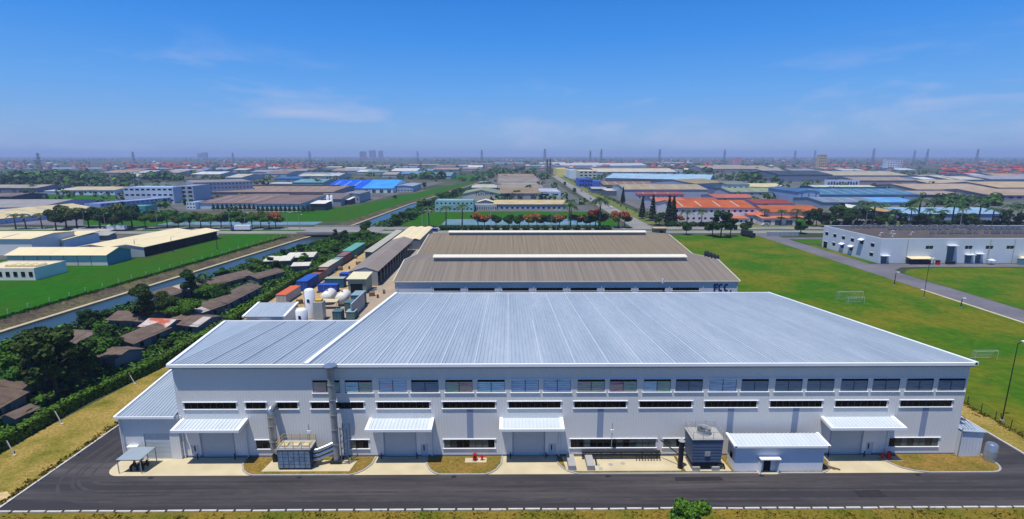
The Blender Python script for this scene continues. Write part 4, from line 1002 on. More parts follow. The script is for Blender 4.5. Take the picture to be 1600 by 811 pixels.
# ================================================================== HALLS OF THE ESTATE
FOOT = []
def hall(label, xl, xr, yb, ye, yf, wall, roof, kind='g', ybr=None, rise=.10, vent=None, win=None, doors=0, name='warehouse', cat='warehouse', dmax=160, D=None, wm=None, group=None, ov=.5):
    """xl..xr: front wall, yb its foot, ye its eave, yf the top of the roof as surveyed"""
    P0, P1 = G(xl, yb), G(xr, ybr or yb)
    u = P1 - P0; W = u.length; rz = math.atan2(u.y, u.x)
    xm = (xl + xr) / 2; Ym = (P0.y + P1.y) / 2
    h = max(3.0, V(xm, ye, Ym).z)
    if D is None:
        D = 30.0
        for _ in range(6):
            zt = h + (rise * D / 2 if kind == 'g' else 0)
            dd = max(4.0, G(xm, yf, min(zt, H - 4)).y - Ym)
            D = max(10.0, min(dmax, dd * (2 if kind == 'g' else 1)))
    t = thing(name, label, cat, (P0.x, P0.y, 0), rz, group)
    wall = ''.join('%02x' % min(235, int(int(wall[k:k + 2], 16) * 1.16 + 6)) for k in (0, 2, 4))
    FOOT.append((P0.x, P0.y, rz, W, D))
    if isinstance(roof, str):
        r3 = [int(roof[k:k + 2], 16) for k in (0, 2, 4)]
        if r3[0] > 1.5 * r3[1]: roof = '%02x%02x%02x' % (int(r3[0] * .95), int(r3[1] * 1.0 + 2), int(r3[2] * .85))
    mw = paint(wall); mr_ = roof if not isinstance(roof, str) else paint(roof, .65, .3)
    rs = rise * (D if kind == 'g' else W) / 2
    b = MB()
    for a, c in (((0, 0), (W, 0)), ((W, 0), (W, D)), ((W, D), (0, D)), ((0, D), (0, 0))):
        b.quad((*a, 0), (*c, 0), (*c, h), (*a, h))
    if kind == 'g':
        for x in (0, W): b.add([(x, 0, h), (x, D, h), (x, D / 2, h + rs - .05)], [(0, 1, 2)])
    if kind == 'e':
        for y in (0, D): b.add([(0, y, h), (W, y, h), (W / 2, y, h + rs - .05)], [(0, 1, 2)])
    if kind == 'f': b.quad((0, 0, h - .6), (W, 0, h - .6), (W, D, h - .6), (0, D, h - .6))
    b.build('wall', mw, t, True)
    if kind == 'g':
        MB().slab([(-ov, -ov, h - rise * ov + .05), (W + ov, -ov, h - rise * ov + .05), (W + ov, D / 2, h + rs + .05), (-ov, D / 2, h + rs + .05)], .25).build('roof_slope', mr_, t, True)
        MB().slab([(-ov, D / 2 + .01, h + rs + .05), (W + ov, D / 2 + .01, h + rs + .05), (W + ov, D + ov, h - rise * ov + .05), (-ov, D + ov, h - rise * ov + .05)], .25).build('roof_slope', mr_, t, True)
        if W > 45 and P0.y < 900 and group is None:
            sk_me = MB().slab([(-.55, D * .07, h + rise * D * .07 + .12), (.55, D * .07, h + rise * D * .07 + .12), (.55, D * .42, h + rise * D * .42 + .12), (-.55, D * .42, h + rise * D * .42 + .12)], .06).mesh('roof_light'); sk_me.materials.append(paint('a8a69c', .5, .2))
            for k in range(int(W / 13)): share('roof_light', sk_me, t, (7 + k * 13.0, 0, 0))
        if vent: MB().box(W * .08, W * .92, D / 2 - 1.6, D / 2 + 1.6, h + rs - .3, h + rs + 1.3).build('ridge_vent', paint(vent), t, True)
    elif kind == 'e':
        MB().slab([(-ov, -ov, h + .05), (W / 2, -ov, h + rs + .05), (W / 2, D + ov, h + rs + .05), (-ov, D + ov, h + .05)], .25).build('roof_slope', mr_, t, True)
        MB().slab([(W / 2 + .01, -ov, h + rs + .05), (W + ov, -ov, h + .05), (W + ov, D + ov, h + .05), (W / 2 + .01, D + ov, h + rs + .05)], .25).build('roof_slope', mr_, t, True)
        if vent: MB().box(W / 2 - 1.5, W / 2 + 1.5, D * .08, D * .92, h + rs - .3, h + rs + 1.3).build('ridge_vent', paint(vent), t, True)
    elif kind == 'm':
        MB().slab([(-ov, -ov, h), (W + ov, -ov, h), (W + ov, D + ov, h + 1.2), (-ov, D + ov, h + 1.2)], .3).build('roof_slope', mr_, t, True)
    else:
        MB().box(.3, W - .3, .3, D - .3, h - .55, h - .35).build('flat_roof', mr_, t, True)
    if win:
        rows, cols, wf, hf, zf = win[:5]
        mwin = wm or M_glass
        ww, wh = W / cols * wf, h / rows * hf
        me = MB().box(-ww / 2, ww / 2, -.06, .02, 0, wh).mesh('window'); me.materials.append(mwin)
        for r in range(rows):
            for c in range(cols): share('window', me, t, (W * (c + .5) / cols, -.02, h * r / rows + h / rows * zf))
    for k in range(doors):
        x = W * (k + .5) / doors
        MB().box(x - 2.2, x + 2.2, -.08, .02, 0.02, min(4.2, h * .7)).build('loading_door', paint('4a5058'), t, True)
    t['_w'] = W; t['_d'] = D; t['_h'] = h
    return t

# --- left foreground sheds
s = thing('cream_shed', 'long cream-roofed shed with teal gable end on the levee grass', 'shed', (-206, 213, 0))
MB().box(-212, -170, 213.6, 227.6, 0, 4.6).build('wall', paint('d8d4cc'), s)
MB().poly([(-169.95, 213.6, 0), (-169.95, 227.6, 0), (-169.95, 227.6, 4.6), (-169.95, 220.6, 6.6), (-169.95, 213.6, 4.6)]).build('gable_end', paint('4a8a96'), s)
for k in range(7):
    x = -212.6 + 6.15 * k
    MB().slab([(x, 213.0, 4.55), (x + 6.1, 213.0, 4.55), (x + 6.1, 220.6, 6.75), (x, 220.6, 6.75)], .2).build('roof_sheet', M_cream, s)
    MB().slab([(x, 220.62, 6.75), (x + 6.1, 220.62, 6.75), (x + 6.1, 228.2, 4.55), (x, 228.2, 4.55)], .2).build('roof_sheet', M_cream, s)
for k in range(6): MB().box(-205 + k * 5.6, -204.7 + k * 5.6, 213.5, 213.59, 0, 4.2).build('pilaster', paint('8fa0a6'), s)
MB().box(-211, -170.2, 213.5, 213.58, 4.1, 4.5).build('shade_band', paint('4c5860'), s)
for j, (xa, xb, lab) in enumerate(((-199, -183.2, 'left of two long cream-roofed sheds beside the levee'), (-183, -167, 'right of two long cream-roofed sheds, dark open side to the levee'))):
    s = thing('cream_shed', lab, 'shed', ((xa + xb) / 2, 232, 0))
    xm = (xa + xb) / 2
    for k in range(6):
        y = 232 + 9 * k
        sk = .10 * (y - 232); sk1 = .10 * (y + 8.95 - 232)
        MB().slab([(xa + sk, y, 4.6), (xm + sk, y, 5.9), (xm + sk1, y + 8.95, 5.9), (xa + sk1, y + 8.95, 4.6)], .2).build('roof_sheet', M_cream, s)
        MB().slab([(xm + .02 + sk, y, 5.9), (xb + sk, y, 4.6), (xb + sk1, y + 8.95, 4.6), (xm + .02 + sk1, y + 8.95, 5.9)], .2).build('roof_sheet', M_cream, s)
        MB().bar((xb - .4 + sk, y + .5, 0), (xb - .4 + sk, y + .5, 4.4), .3).build('post', M_dark, s)
    MB().poly([(xa + .3, 232.3, 0), (xb - .3, 232.3, 0), (xb - .3, 232.3, 4.4), (xm, 232.3, 5.6), (xa + .3, 232.3, 4.4)]).build('end_wall', paint('a8b4b6'), s)
    MB().quad((xb - 1.2, 232.5, 0), (xb + 3.8, 285, 0), (xb + 3.8, 285, 4.3), (xb - 1.2, 232.5, 4.3)).build('shaded_opening', M_black, s)  # black sheet painted in for the shade inside the open side
hall('white hall with cream roof cut by the left picture edge', -150, 53, 399, 373, 352, 'c0c0bc', M_cream, 'g', D=24, rise=.08, name='warehouse')
hall('low pale building with cream roof and dark opening right of the left hall', 54, 102, 390, 374.5, 367, 'a9b6c0', M_cream, 'm', D=22, doors=2)
t = hall('small white building with arched roof vents at the left edge', -40, 56, 438, 419, 405, 'c4bfb4', M_cream, 'f', D=14, win=(1, 8, .5, .4, .3))
for k in range(4):
    x = t['_w'] * (.45 + .14 * k)
    MB().tube([(x, 3.0, t['_h'] - .4), (x, 8.0, t['_h'] - .4)], 1.1, 14).build('arched_vent', M_cream, t, True)
hall('long low grey carport roof behind the twin cream sheds', 104, 165, 372, 368.5, 366, '5a6066', 'a8a79c', 'm', D=7)
for i in range(2):
    hall('%s small grey shelter roof beside the left estate road' % ('left' if i == 0 else 'right'), 100 + i * 40, 128 + i * 42, 380 - 4 * i, 377 - 4 * i, 374 - 4 * i, '60666a', '9c9a90', 'm', D=6, name='shelter', cat='shelter')

# --- beyond the road, left of the canal
hall('long grey hall with cream front roof slope behind the dark roadside trees', -60, 158, 357, 336, 315, '8e9bb4', 'c4b48a', 'g', ybr=334, D=60, rise=.12, win=(1, 9, .06, .3, .2))
hall('grey roofed hall left of the cream-sloped hall', -140, 60, 332, 324, 312, '8e98ac', '8f8b88', 'g', D=70)
hall('dark hall with brown roof at the left edge', -60, 20, 315, 307, 302, '2c3548', '6f6058', 'g', D=40)
hall('long low hall with tan roof behind palms at the far left', -60, 58, 301, 293.5, 287, '5b6474', '9a8f80', 'g', D=50, doors=5)
hall('low brown-roofed hall between palms and the white low plant', 38, 72, 299, 294, 290, '4a5060', '8a7a66', 'g', D=30)
hall('white low plant with tan roof wedge and dark doors', 96, 180, 305, 297, 289, 'aab6c8', 'b9a888', 'g', D=50, doors=4, win=(1, 10, .4, .25, .45))
hall('white porch hall at the left tip of the white low plant', 70, 118, 302, 299, 292, 'c4ccd6', 'c4c8d0', 'm', D=40)
hall('pale three storey office block with rows of dark windows', 196, 273, 318, 292.5, 289, '9aa6b2', '9eb8d0', 'f', win=(3, 9, .62, .28, .45), name='office_block', cat='office', D=24)
hall('grey stair tower wing with stacked dark windows', 273.5, 304, 316, 290.5, 288, '8a93a0', '8f98a4', 'f', win=(4, 3, .6, .45, .3), name='office_block', cat='office', D=30)
hall('long grey multi storey factory block right of the stair tower', 304.5, 397, 310, 284, 281, '7f8a98', '8a8078', 'f', win=(4, 16, .45, .25, .4), name='office_block', cat='office', D=70, ybr=306)
hall('low blue-grey wing with a row of square windows', 158, 268, 329, 313, 310, '7486a8', '8a97b0', 'f', ybr=318, win=(2, 15, .35, .3, .4), name='office_block', cat='office', D=18)
hall('teal screened site shed beside the roadside trees', 199, 228, 334, 322, 320, '3f7f7c', '5a9090', 'f', D=14)
hall('white gatehouse office at the left end of the brown-roofed plant', 292, 306, 327, 316, 314, 'b4c2d0', 'a8b4c0', 'f', win=(2, 3, .5, .3, .4), name='office_block', cat='office', D=16)
hall('brown-roofed plant with white front wall and hedge', 306.5, 400, 326, 317.5, 305, 'a3b0bc', '7d675a', 'g', D=110, rise=.05)
hall('brown-roofed plant with long dark roof monitors', 400.5, 470, 331, 318.5, 303, '9fb4b8', '75635a', 'g', D=120, rise=.05, vent='55525a')
hall('broad brown roof behind the plant with monitors', 330, 520, 309, 300, 289, '6c7078', '8a7360', 'g', D=120, rise=.05, vent='4e4c55')
hall('grey-brown hall with stepped end right of the monitors', 471, 533, 322, 311, 303, '7a7f8a', '6f645e', 'g', D=60)
hall('grey end hall beside the canal meadow', 534, 562, 317, 303, 299, '8a909c', '7c7c84', 'e', D=40, win=(1, 5, .3, .2, .3))
for i, (a, c, yb, ye, lab) in enumerate(((486, 508, 329, 318, 'white flat canopy left of the plant silos'), (523, 546, 320, 312, 'white flat canopy on dark base right of the plant silos'))):
    hall(lab, a, c, yb, ye, ye - 3, '2a2e38', 'dcd8cc', 'm', D=18, name='loading_canopy', cat='canopy')
hall('hall with vivid blue roof', 507, 566, 301.5, 294, 282, 'a9bccb', '0d58cc', 'g', D=110, rise=.14, doors=2)
hall('hall with pale sky-blue roof joined to the vivid blue one', 566.5, 614, 301.5, 294, 282, 'b4c4d0', '3f93dc', 'g', D=110, rise=.14, doors=4)
hall('grey gabled end of the blue-roofed halls by the meadow', 616, 645, 300, 291, 286, '8f9cae', '8b98a8', 'e', D=60, win=(1, 6, .4, .2, .2))
hall('teal-roofed hall left of the blue roof', 457, 505, 291.5, 285, 277, '6f8490', '5f9098', 'g', D=70)
hall('navy-roofed low hall above the teal roof', 429, 468, 283, 279, 275, '6f7c8c', '2f5f94', 'g', D=50)
hall('cream-roofed hall between navy and teal roofs', 466, 512, 280, 275, 271, '8a8f90', 'b4b6a0', 'g', D=60)
hall('low white-roofed hall in front of the teal hall', 422, 456, 291, 287, 284, '9a8f84', 'a9adb0', 'g', D=30)

# --- between canal and the north road
hall('teal two storey block with small windows beside palms', 680, 740, 331, 313, 311, '7fa3a6', '86a6ac', 'f', win=(2, 9, .4, .22, .4), name='office_block', cat='office', D=16)
sh = hall('cream showroom with green gable roof and dark sign lettering', 723, 781, 313, 303, 296, 'a6a596', '7f8a70', 'e', rise=.22, D=50, name='showroom')
bx = sh['_w'] * .36
for k in range(8):                                       # dark lettering on the gable: strokes of one word
    hgt = 3.4 if k == 0 else 2.2
    MB().box(bx + k * 2.4, bx + k * 2.4 + .6, -.16, -.02, 5.2, 5.2 + hgt).build('sign_stroke', M_black, sh, True)
    if k in (0, 1, 2, 4, 6): MB().box(bx + k * 2.4 + .62, bx + k * 2.4 + 1.7, -.16, -.02, 5.2 + (hgt - .5 if k % 2 == 0 else .6), 5.7 + (hgt - .5 if k % 2 == 0 else .6)).build('sign_stroke', M_black, sh, True)
hall('grey colonnaded low building right of the teal block', 741, 776, 328, 320, 318, '8d9698', '8f9694', 'f', D=14, win=(1, 10, .3, .5, .1))
hall('cream-roofed long low building behind the flame trees', 772, 886, 327, 319, 312, '858d96', 'b9a678', 'g', D=40, win=(1, 14, .4, .3, .15))
hall('small cream umbrella roof pavilion behind the grey colonnade', 746, 771, 321, 317, 314, '9a968a', 'd0c6a8', 'e', D=12, rise=.3, name='pavilion', cat='pavilion')
hall('white box hall with dark blue band beside the north road', 843, 876, 310, 299.5, 291, '9aa6b4', 'a4a8b4', 'f', D=60, win=(1, 2, .5, .2, .5))
hall('brown-roofed hall with dark doors left of the white box hall', 781, 842.5, 311, 302, 293, '8a8680', '8a785e', 'g', D=70, doors=3)
for i, (yb, ye, yf, c1, v) in enumerate(((297, 294.5, 288, '8e8070', 'cfc9b4'), (290.5, 288, 284.5, '7f7a74', None), (287, 285, 281.5, '8f7f68', 'b9b5aa'), (283, 281, 278.5, '7d746a', None), (280, 278, 275.5, '907c60', None))):
    hall('%s row counted from the front of the stepped brown roofs beside the north road' % ORD[i], 778 - i * 0, 848 - i * 3, yb, ye, yf, '8d8a86', c1, 'g', D=55 + i * 12, vent=v, group='stepped brown roofs')
hall('pale low hall with domed white vents left of the stepped roofs', 737, 776, 297, 293, 287, '93948c', 'b3ab98', 'g', D=40, vent='d8d4c8')

# --- right of the north road
RT = [
 ('yellow cube store at the far end of the north road', 871, 889, 276, 264, 262, 'cbb86a', 'b9a870', 'f', {}),
 ('white silo block right of the yellow store', 890, 905, 279, 266, 264, 'b4c0cc', 'a4b0bc', 'f', {}),
 ('pale process hall with dark bands behind the blue plant', 905, 932, 281, 267, 265, 'a4a89a', 'c8c4a8', 'f', {'win': (3, 4, .6, .4, .3)}),
 ('blue steel process plant beside the north road', 905, 926, 292, 280, 278, '2a4a98', '35559c', 'f', {'win': (2, 5, .5, .4, .3)}),
 ('second blue process block right of the blue plant', 927, 941, 293, 283, 281, '3a58a4', '4464a8', 'f', {}),
 ('low grey store with white roof left of the tan hall', 948, 976, 306, 298, 294, '4d5460', 'c0beb2', 'f', {}),
 ('grey workshop with curved roof beside the blue plant', 925, 948, 302, 295, 291, '5a6068', '9a9ca0', 'g', {'D': 30}),
 ('very long pale-roofed hall far beyond the blue roof', 876, 1010, 262, 258.5, 255.5, '8c94a0', 'a9b0b4', 'g', {'D': 150}),
 ('long cream-roofed hall behind the sky-blue roof', 930, 1058, 273, 268.5, 263, '8f949c', 'bdb49c', 'g', {'D': 130}),
 ('white end block of the long cream-roofed hall', 1058, 1067, 272, 265, 264, 'a4a8b0', 'a0a4a8', 'f', {}),
 ('long hall with sky-blue roof', 945, 1108, 289, 279.5, 272, '5f6f88', '8fb0c4', 'g', {'D': 110, 'ybr': 293}),
 ('brown roof strip between sky-blue roof and tan hall', 943, 1062, 295, 289, 284, '6b6a70', '7d6a58', 'g', {'D': 70, 'vent': '57403c'}),
 ('blue-grey gabled hall with tan roof right of the sky-blue roof', 1086, 1134, 304, 286, 278, '7d8a9c', '8f8058', 'g', {'D': 70, 'ybr': 301}),
 ('white striped wing of the gabled hall', 1134.5, 1170, 303, 288, 284, '9aa6b4', '6f7a6c', 'g', {'D': 50, 'win': (1, 4, .4, .7, .05)}),
 ('tan-roofed hall behind the red roofs', 976, 1105, 311, 296, 288, '8f95a0', '9a8c70', 'g', {'D': 70}),
 ('hall with plain red roof and lilac wall', 996, 1068, 312, 303.5, 296, '9a92a4', 'a8462f', 'g', {'D': 52, 'rise': .14, 'win': (1, 10, .3, .3, .3)}),
 ('long pink-roofed hall behind the orange roof', 1024, 1074, 330, 315, 310, 'a49ea8', 'c06a5e', 'g', {'D': 40}),
 ('narrow brick-red roof between the pink and orange roofs', 1074.5, 1126, 326, 315, 310, '9c96a0', '9a5348', 'g', {'D': 40}),
 ('dusty pink roof right of the brick-red roof', 1118, 1180, 318, 309, 305, 'a09aa2', 'b8605c', 'g', {'D': 40, 'win': (1, 6, .4, .3, .4)}),
 ('long white building with bright orange roof', 1052, 1178, 347, 324.5, 315, 'bcb6b8', 'b8562f', 'g', {'D': 42, 'rise': .17, 'win': (2, 14, .4, .24, .42)}),
 ('small white house with pink roof in front of the orange roof', 1146, 1169, 351, 341, 337, 'c0bcc0', 'c86a58', 'g', {'D': 14, 'win': (1, 3, .4, .3, .4)}),
 ('white annex with pink porch roof beside the small house', 1170, 1200, 349, 336, 331, 'b4b0b4', 'c46250', 'g', {'D': 20, 'win': (1, 4, .5, .4, .2)}),
 ('white hall with dark red roof right of the pink roofs', 1180, 1240, 331, 318, 313, 'b0acb4', '8f3c38', 'g', {'D': 40, 'win': (1, 6, .3, .25, .5)}),
 ('white hall with orange roof behind the right hand palms', 1198, 1285, 350, 331, 326, 'b4acac', 'b05836', 'g', {'D': 34, 'rise': .17, 'win': (1, 10, .4, .3, .3)}),
 ('pink strip roof store below the right orange roof', 1190, 1258, 352, 341, 338, 'b8b0b0', 'cc7a68', 'm', {'D': 10, 'doors': 4}),
 ('pale yellow roofed hall', 1170, 1228, 297, 292, 284, '98a0a0', 'c4b888', 'g', {'D': 60}),
 ('green-tan roofed hall with arched grey end', 1142, 1246, 307, 300, 293, '8a94a4', '7f8a6c', 'g', {'D': 60, 'win': (1, 8, .2, .3, .4)}),
 ('blue-grey gable fronted hall beside the navy clerestory', 1246, 1279, 317, 300, 295, '7d90aa', '3a6088', 'e', {'D': 60, 'rise': .2, 'win': (1, 3, .1, .9, .02)}),
 ('big teal-roofed hall with navy clerestory and pale vent', 1279, 1436, 312, 304, 294, '7488a0', '42708e', 'g', {'D': 80, 'vent': '27407a'}),
 ('pale cream ridge strip hall behind the navy clerestory', 1275, 1372, 297, 293, 289, '2c4478', 'b4c0a4', 'g', {'D': 40}),
 ('light blue roof right of the big teal hall', 1372, 1434, 322, 316, 308, '7a94ac', '5f94c4', 'g', {'D': 50}),
 ('grey curved-roof hall below the big teal hall', 1286, 1372, 325, 316, 310, '76828e', '6f8090', 'g', {'D': 50}),
 ('tan awning hall with grey walls among palms', 1381, 1413, 344, 331, 321, '5c626c', 'a48c58', 'e', {'D': 30, 'rise': .15}),
 ('long hall with light blue roof behind the right palms', 1413, 1572, 346, 334, 323, '7f8ca4', '7fa4c0', 'g', {'D': 45, 'doors': 5}),
 ('white tent-like roof below the curved hall', 1330, 1352, 332, 325, 320, '4a5a98', 'c4c8bc', 'e', {'D': 16, 'rise': .3}),
 ('low tan hall with many roof ventilators', 1432, 1560, 302, 296, 290, '857d7c', 'a4917c', 'g', {'D': 90, 'win': (1, 16, .3, .3, .4)}),
 ('grey-walled tan hall at the right edge', 1545, 1680, 313, 305, 296, '6f6f7c', 'a08a70', 'g', {'D': 80, 'win': (1, 10, .5, .3, .4)}),
 ('flat brown hall in front of the tan ventilator hall', 1400, 1520, 309, 304, 300, '4c4a4c', '97887a', 'g', {'D': 50, 'doors': 5}),
 ('long sand-coloured roof at the right edge', 1560, 1700, 298, 293, 287, '8c8480', 'b09a74', 'g', {'D': 100}),
 ('narrow cream and grey roof strips right of the bright blue roof', 1450, 1530, 289, 286, 281, '70727c', 'a89a80', 'g', {'D': 70}),
 ('bright blue roof far right', 1423, 1476, 282, 279, 275.5, '7f94ac', '3a7ac4', 'g', {'D': 70}),
 ('small white-blue roof in front of the bright blue roof', 1423, 1450, 285, 282.5, 280, '8a9cae', 'b4ccdc', 'g', {'D': 40}),
 ('grey hall wall right of the red-roofed village', 1548, 1640, 287, 280, 277, '7c8290', '8c8c94', 'g', {'D': 90}),
 ('long cream-topped grey hall', 1295, 1420, 281, 274, 266, '7a808c', 'a49c84', 'g', {'D': 120}),
 ('dark-roofed grey hall left of the cream-topped hall', 1216, 1300, 284, 273, 267, '5f6878', '39424e', 'g', {'D': 110}),
 ('tan and grey hall behind the billboard wall', 1340, 1432, 289, 282, 277, '857c7a', '8f8070', 'g', {'D': 80}),
 ('distant grey-tan hall above the tree belt', 1100, 1210, 269, 264, 259, '7a7880', '968a7c', 'g', {'D': 150}),
 ('small bright cream roof among trees', 1063, 1080, 268, 265, 262, '90908c', 'd0caa4', 'g', {'D': 60}),
 ('pale grey hall far right behind trees', 1196, 1232, 275, 268, 264, '8c8c94', '98908c', 'g', {'D': 90}),
]
for r in RT:
    kw = dict(r[9]); hall(r[0], *r[1:9], **kw)
# sign wall with lettering strokes
sg = hall('white sign wall with dark lettering panels in front of the cream-topped hall', 1291, 1342, 291, 281, 280, 'a9b4c8', 'a9b4c8', 'f', D=6, name='sign_wall', cat='sign')
for k in range(11):
    x = sg['_w'] * (.04 + .085 * k); z = sg['_h']
    MB().box(x, x + sg['_w'] * .055, -.2, -.02, z * .25, z * (.72 if k % 3 else .6)).build('sign_stroke', mat('sign_dark', '39435c', .6), sg, True)
# --- distant low roofs (smaller than a finger nail in the photograph)
far = random.Random(21); fcols = ['9a9088', '8a8f98', 'a8aeb4', '7d6f66', 'b4b0a0', '5f80a4', '6f8a90', '9c8470', 'c4c4bc', '7f868e']
def far_row(n, xa, xb, ya, yb_, where, band):
    for i in range(n):
        x = xa + (xb - xa) * (i + far.uniform(.1, .9)) / n; w = far.uniform(18, 48); y = far.uniform(ya, yb_); hh = max(1.6, (y - 242) * .13)
        hall('%s low factory roof from the left %s' % (ORD[i], where), x, x + w, y, y - hh, y - hh * 2.4, far.choice(['7f8894', '8f949c', '747a84', '98989c']), far.choice(fcols), 'g', group='far factory roofs', D=far.uniform(50, 110), dmax=120)
far_row(16, 405, 690, 268, 281, 'in the distant band left of the canal bend', 0)
far_row(9, 140, 400, 271, 283, 'in the distant band behind the grey office blocks', 0)
far_row(10, 690, 1060, 256, 264, 'in the distant band above the north road', 0)
far_row(9, 1060, 1420, 262, 272, 'in the distant band right of the tree belt', 0)
far_row(8, 500, 760, 260, 267, 'in the farthest band above the blue roof', 0)
far_row(8, 180, 460, 265, 270, 'just below the left red-roofed village', 0)
far_row(8, 1430, 1600, 280, 287, 'in the right hand band below the village', 0)
for i, (px, yt, yb) in enumerate(((855, 249, 272), (859.5, 248, 272))):
    p = G(px, yb); c = thing('chimney_stack', '%s of two tall dark chimneys at the head of the north road' % ('left' if i == 0 else 'right'), 'chimney', p, 0, 'twin chimneys')
    zt = V(px, yt, p.y).z
    MB().tube([(0, 0, 0), (0, 0, zt)], [3.2, 2.2], 14).build('shaft', paint('6f6058'), c, True); MB().tube([(0, 0, zt - 3), (0, 0, zt)], 2.7, 14).build('band', paint('7c6a60'), c, True)
for i, (px, yt, yb) in enumerate(((513, 306, 324), (519, 306, 324))):
    p = G(px, yb); c = thing('silo', '%s slim white silo between the flat canopies' % ('left' if i == 0 else 'right'), 'silo', p, 0, 'slim silos')
    zt = V(px, yt, p.y).z
    MB().tube([(0, 0, 0), (0, 0, zt), (0, 0, zt + .8)], [1.2, 1.2, .3], 14).build('shell', M_white, c, True); MB().tube([(0, 0, 0), (0, 0, 1)], 1.4, 14).build('base', M_conc2, c, True)

# ================================================================== WHITE OFFICE ON THE RIGHT
wo = thing('office_building', 'white two storey factory office with crowded roof plant on the right', 'office', (160, 215, 0))
wx0, wx1, wy0, wy1, wh = 160.0, 300.0, 215.6, 256.5, 10.7
M_wo = mat('office_white', 'cdd4dd', .55, .08, .1)
fh = [(x, x + 3.3, 6.2, 7.7) for x in (179.5, 196.5, 205.5, 214.5, 232, 241, 250, 259, 268)] + [(189.0, 192.2, .2, 7.6), (160.9, 163.4, .05, 3.2), (197.3, 200.2, .2, 3.6), (201.8, 204.2, .05, 4.0), (224.5, 227.8, .2, 7.6)]
wall_holes(MB(), wx0, wx1, 0, wh, wy0, fh, .35).build('front_wall', M_wo, wo)
for i, (a, c, e, g) in enumerate(fh):
    w = MB().box(a + .02, c - .02, wy0 + .2, wy0 + .26, e, g - .02).build('window' if e > 5 else 'entrance', MATS['green_glass'] if e > 5 else mat('grey_louvre', '5f6c7a', .5), wo)
    if e > 5: MB().box(a + (c - a) / 2 - .06, a + (c - a) / 2 + .06, wy0 + .12, wy0 + .19, e, g - .02).build('mullion', M_frame, w)
    else: MB().box(a - .5, c + .5, wy0 - 1.6, wy0 - .01, g + .15, g + .5).build('hood', M_trim, w)
b = MB().quad((wx1, wy0, 0), (wx1, wy1, 0), (wx1, wy1, wh), (wx1, wy0, wh)).quad((wx1, wy1, 0), (wx0, wy1, 0), (wx0, wy1, wh), (wx1, wy1, wh))
b.build('rear_wall', M_wo, wo)
lh = []
for k, y in enumerate((219.5, 226.5, 233, 239.5, 246, 252.5)):
    lh.append((y, y + 2.2, 6.4, 8.0)); 
    if k < 5 and k != 1: lh.append((y, y + 2.2, 2.2, 3.8))
lh.append((252.3, 255.2, .0, 3.2))
b = MB(); ysx = sorted(set([wy0, wy1] + [v for h in lh for v in h[:2]])); zsx = sorted(set([0, wh] + [v for h in lh for v in h[2:]]))
for i in range(len(ysx) - 1):
    for j in range(len(zsx) - 1):
        cyy, czz = (ysx[i] + ysx[i + 1]) / 2, (zsx[j] + zsx[j + 1]) / 2
        if any(h[0] < cyy < h[1] and h[2] < czz < h[3] for h in lh): continue
        b.quad((wx0, ysx[i + 1], zsx[j]), (wx0, ysx[i], zsx[j]), (wx0, ysx[i], zsx[j + 1]), (wx0, ysx[i + 1], zsx[j + 1]))
b.build('side_wall', M_wo, wo)
for k, (a, c, e, g) in enumerate(lh):
    w = MB().box(wx0 + .12, wx0 + .2, a, c, e, g).build('window', M_glass, wo)
    MB().box(wx0 - .12, wx0 + .1, a - .2, c + .2, g + .004, g + .16).build('lintel', M_trim, w)
    if k in (2, 4, 6): MB().slab([(wx0 - 1.3, a - .4, g + .3), (wx0 - .01, a - .4, g + .9), (wx0 - .01, c + .4, g + .9), (wx0 - 1.3, c + .4, g + .3)], .12).build('awning', M_trim, w)
MB().box(wx0 + .4, wx1 - .4, wy0 + .4, wy1 - .4, wh - .7, wh - .5).build('roof_deck', mat('roof_gravel', '57504c', .95, .25, .2, c2='443f3d'), wo)
for a in ((wx0, wx1, wy0 + .003, wy0 + .3), (wx0, wx1, wy1 - .3, wy1 - .003)): MB().box(a[0], a[1], a[2], a[3], wh, wh + .25).build('parapet', M_trim, wo)
for a in ((wx0 + .003, wx0 + .3),): MB().box(a[0], a[1], wy0 + .31, wy1 - .31, wh, wh + .25).build('parapet', M_trim, wo)
for x in (171.5, 207.2, 217.8, 236, 263): MB().tube([(x, wy0 - .12, .1), (x, wy0 - .12, wh - .2)], .1, 6).build('downpipe', M_post, wo)
for x in (199.2, 206.8): MB().tube([(x, wy0 - .1, .1), (x, wy0 - .1, 6)], .07, 6).build('cable_duct', M_post, wo)
for xa, xb, t in ((171.5, 181.5, 'left'), (220.5, 238.5, 'right')):
    a = thing('lean_to_shed', '%s low cream-roofed lean-to in front of the white office' % t, 'shed', (xa, wy0 - 2, 0))
    MB().slab([(xa, wy0 - 3.2, 2.6), (xb, wy0 - 3.2, 2.6), (xb, wy0 - .05, 3.1), (xa, wy0 - .05, 3.1)], .12).build('roof_sheet', M_cream, a)
    for k in range(int((xb - xa) / 2.5) + 1): MB().bar((xa + .1 + k * 2.45, wy0 - 3, 0.02), (xa + .1 + k * 2.45, wy0 - 3, 2.6), .12).build('post', M_dark, a)
    MB().box(xa + .2, xb - .2, wy0 - 1.8, wy0 - .3, .02, 1.7).build('rack', mat('navy_rack', '222b40', .6), a)
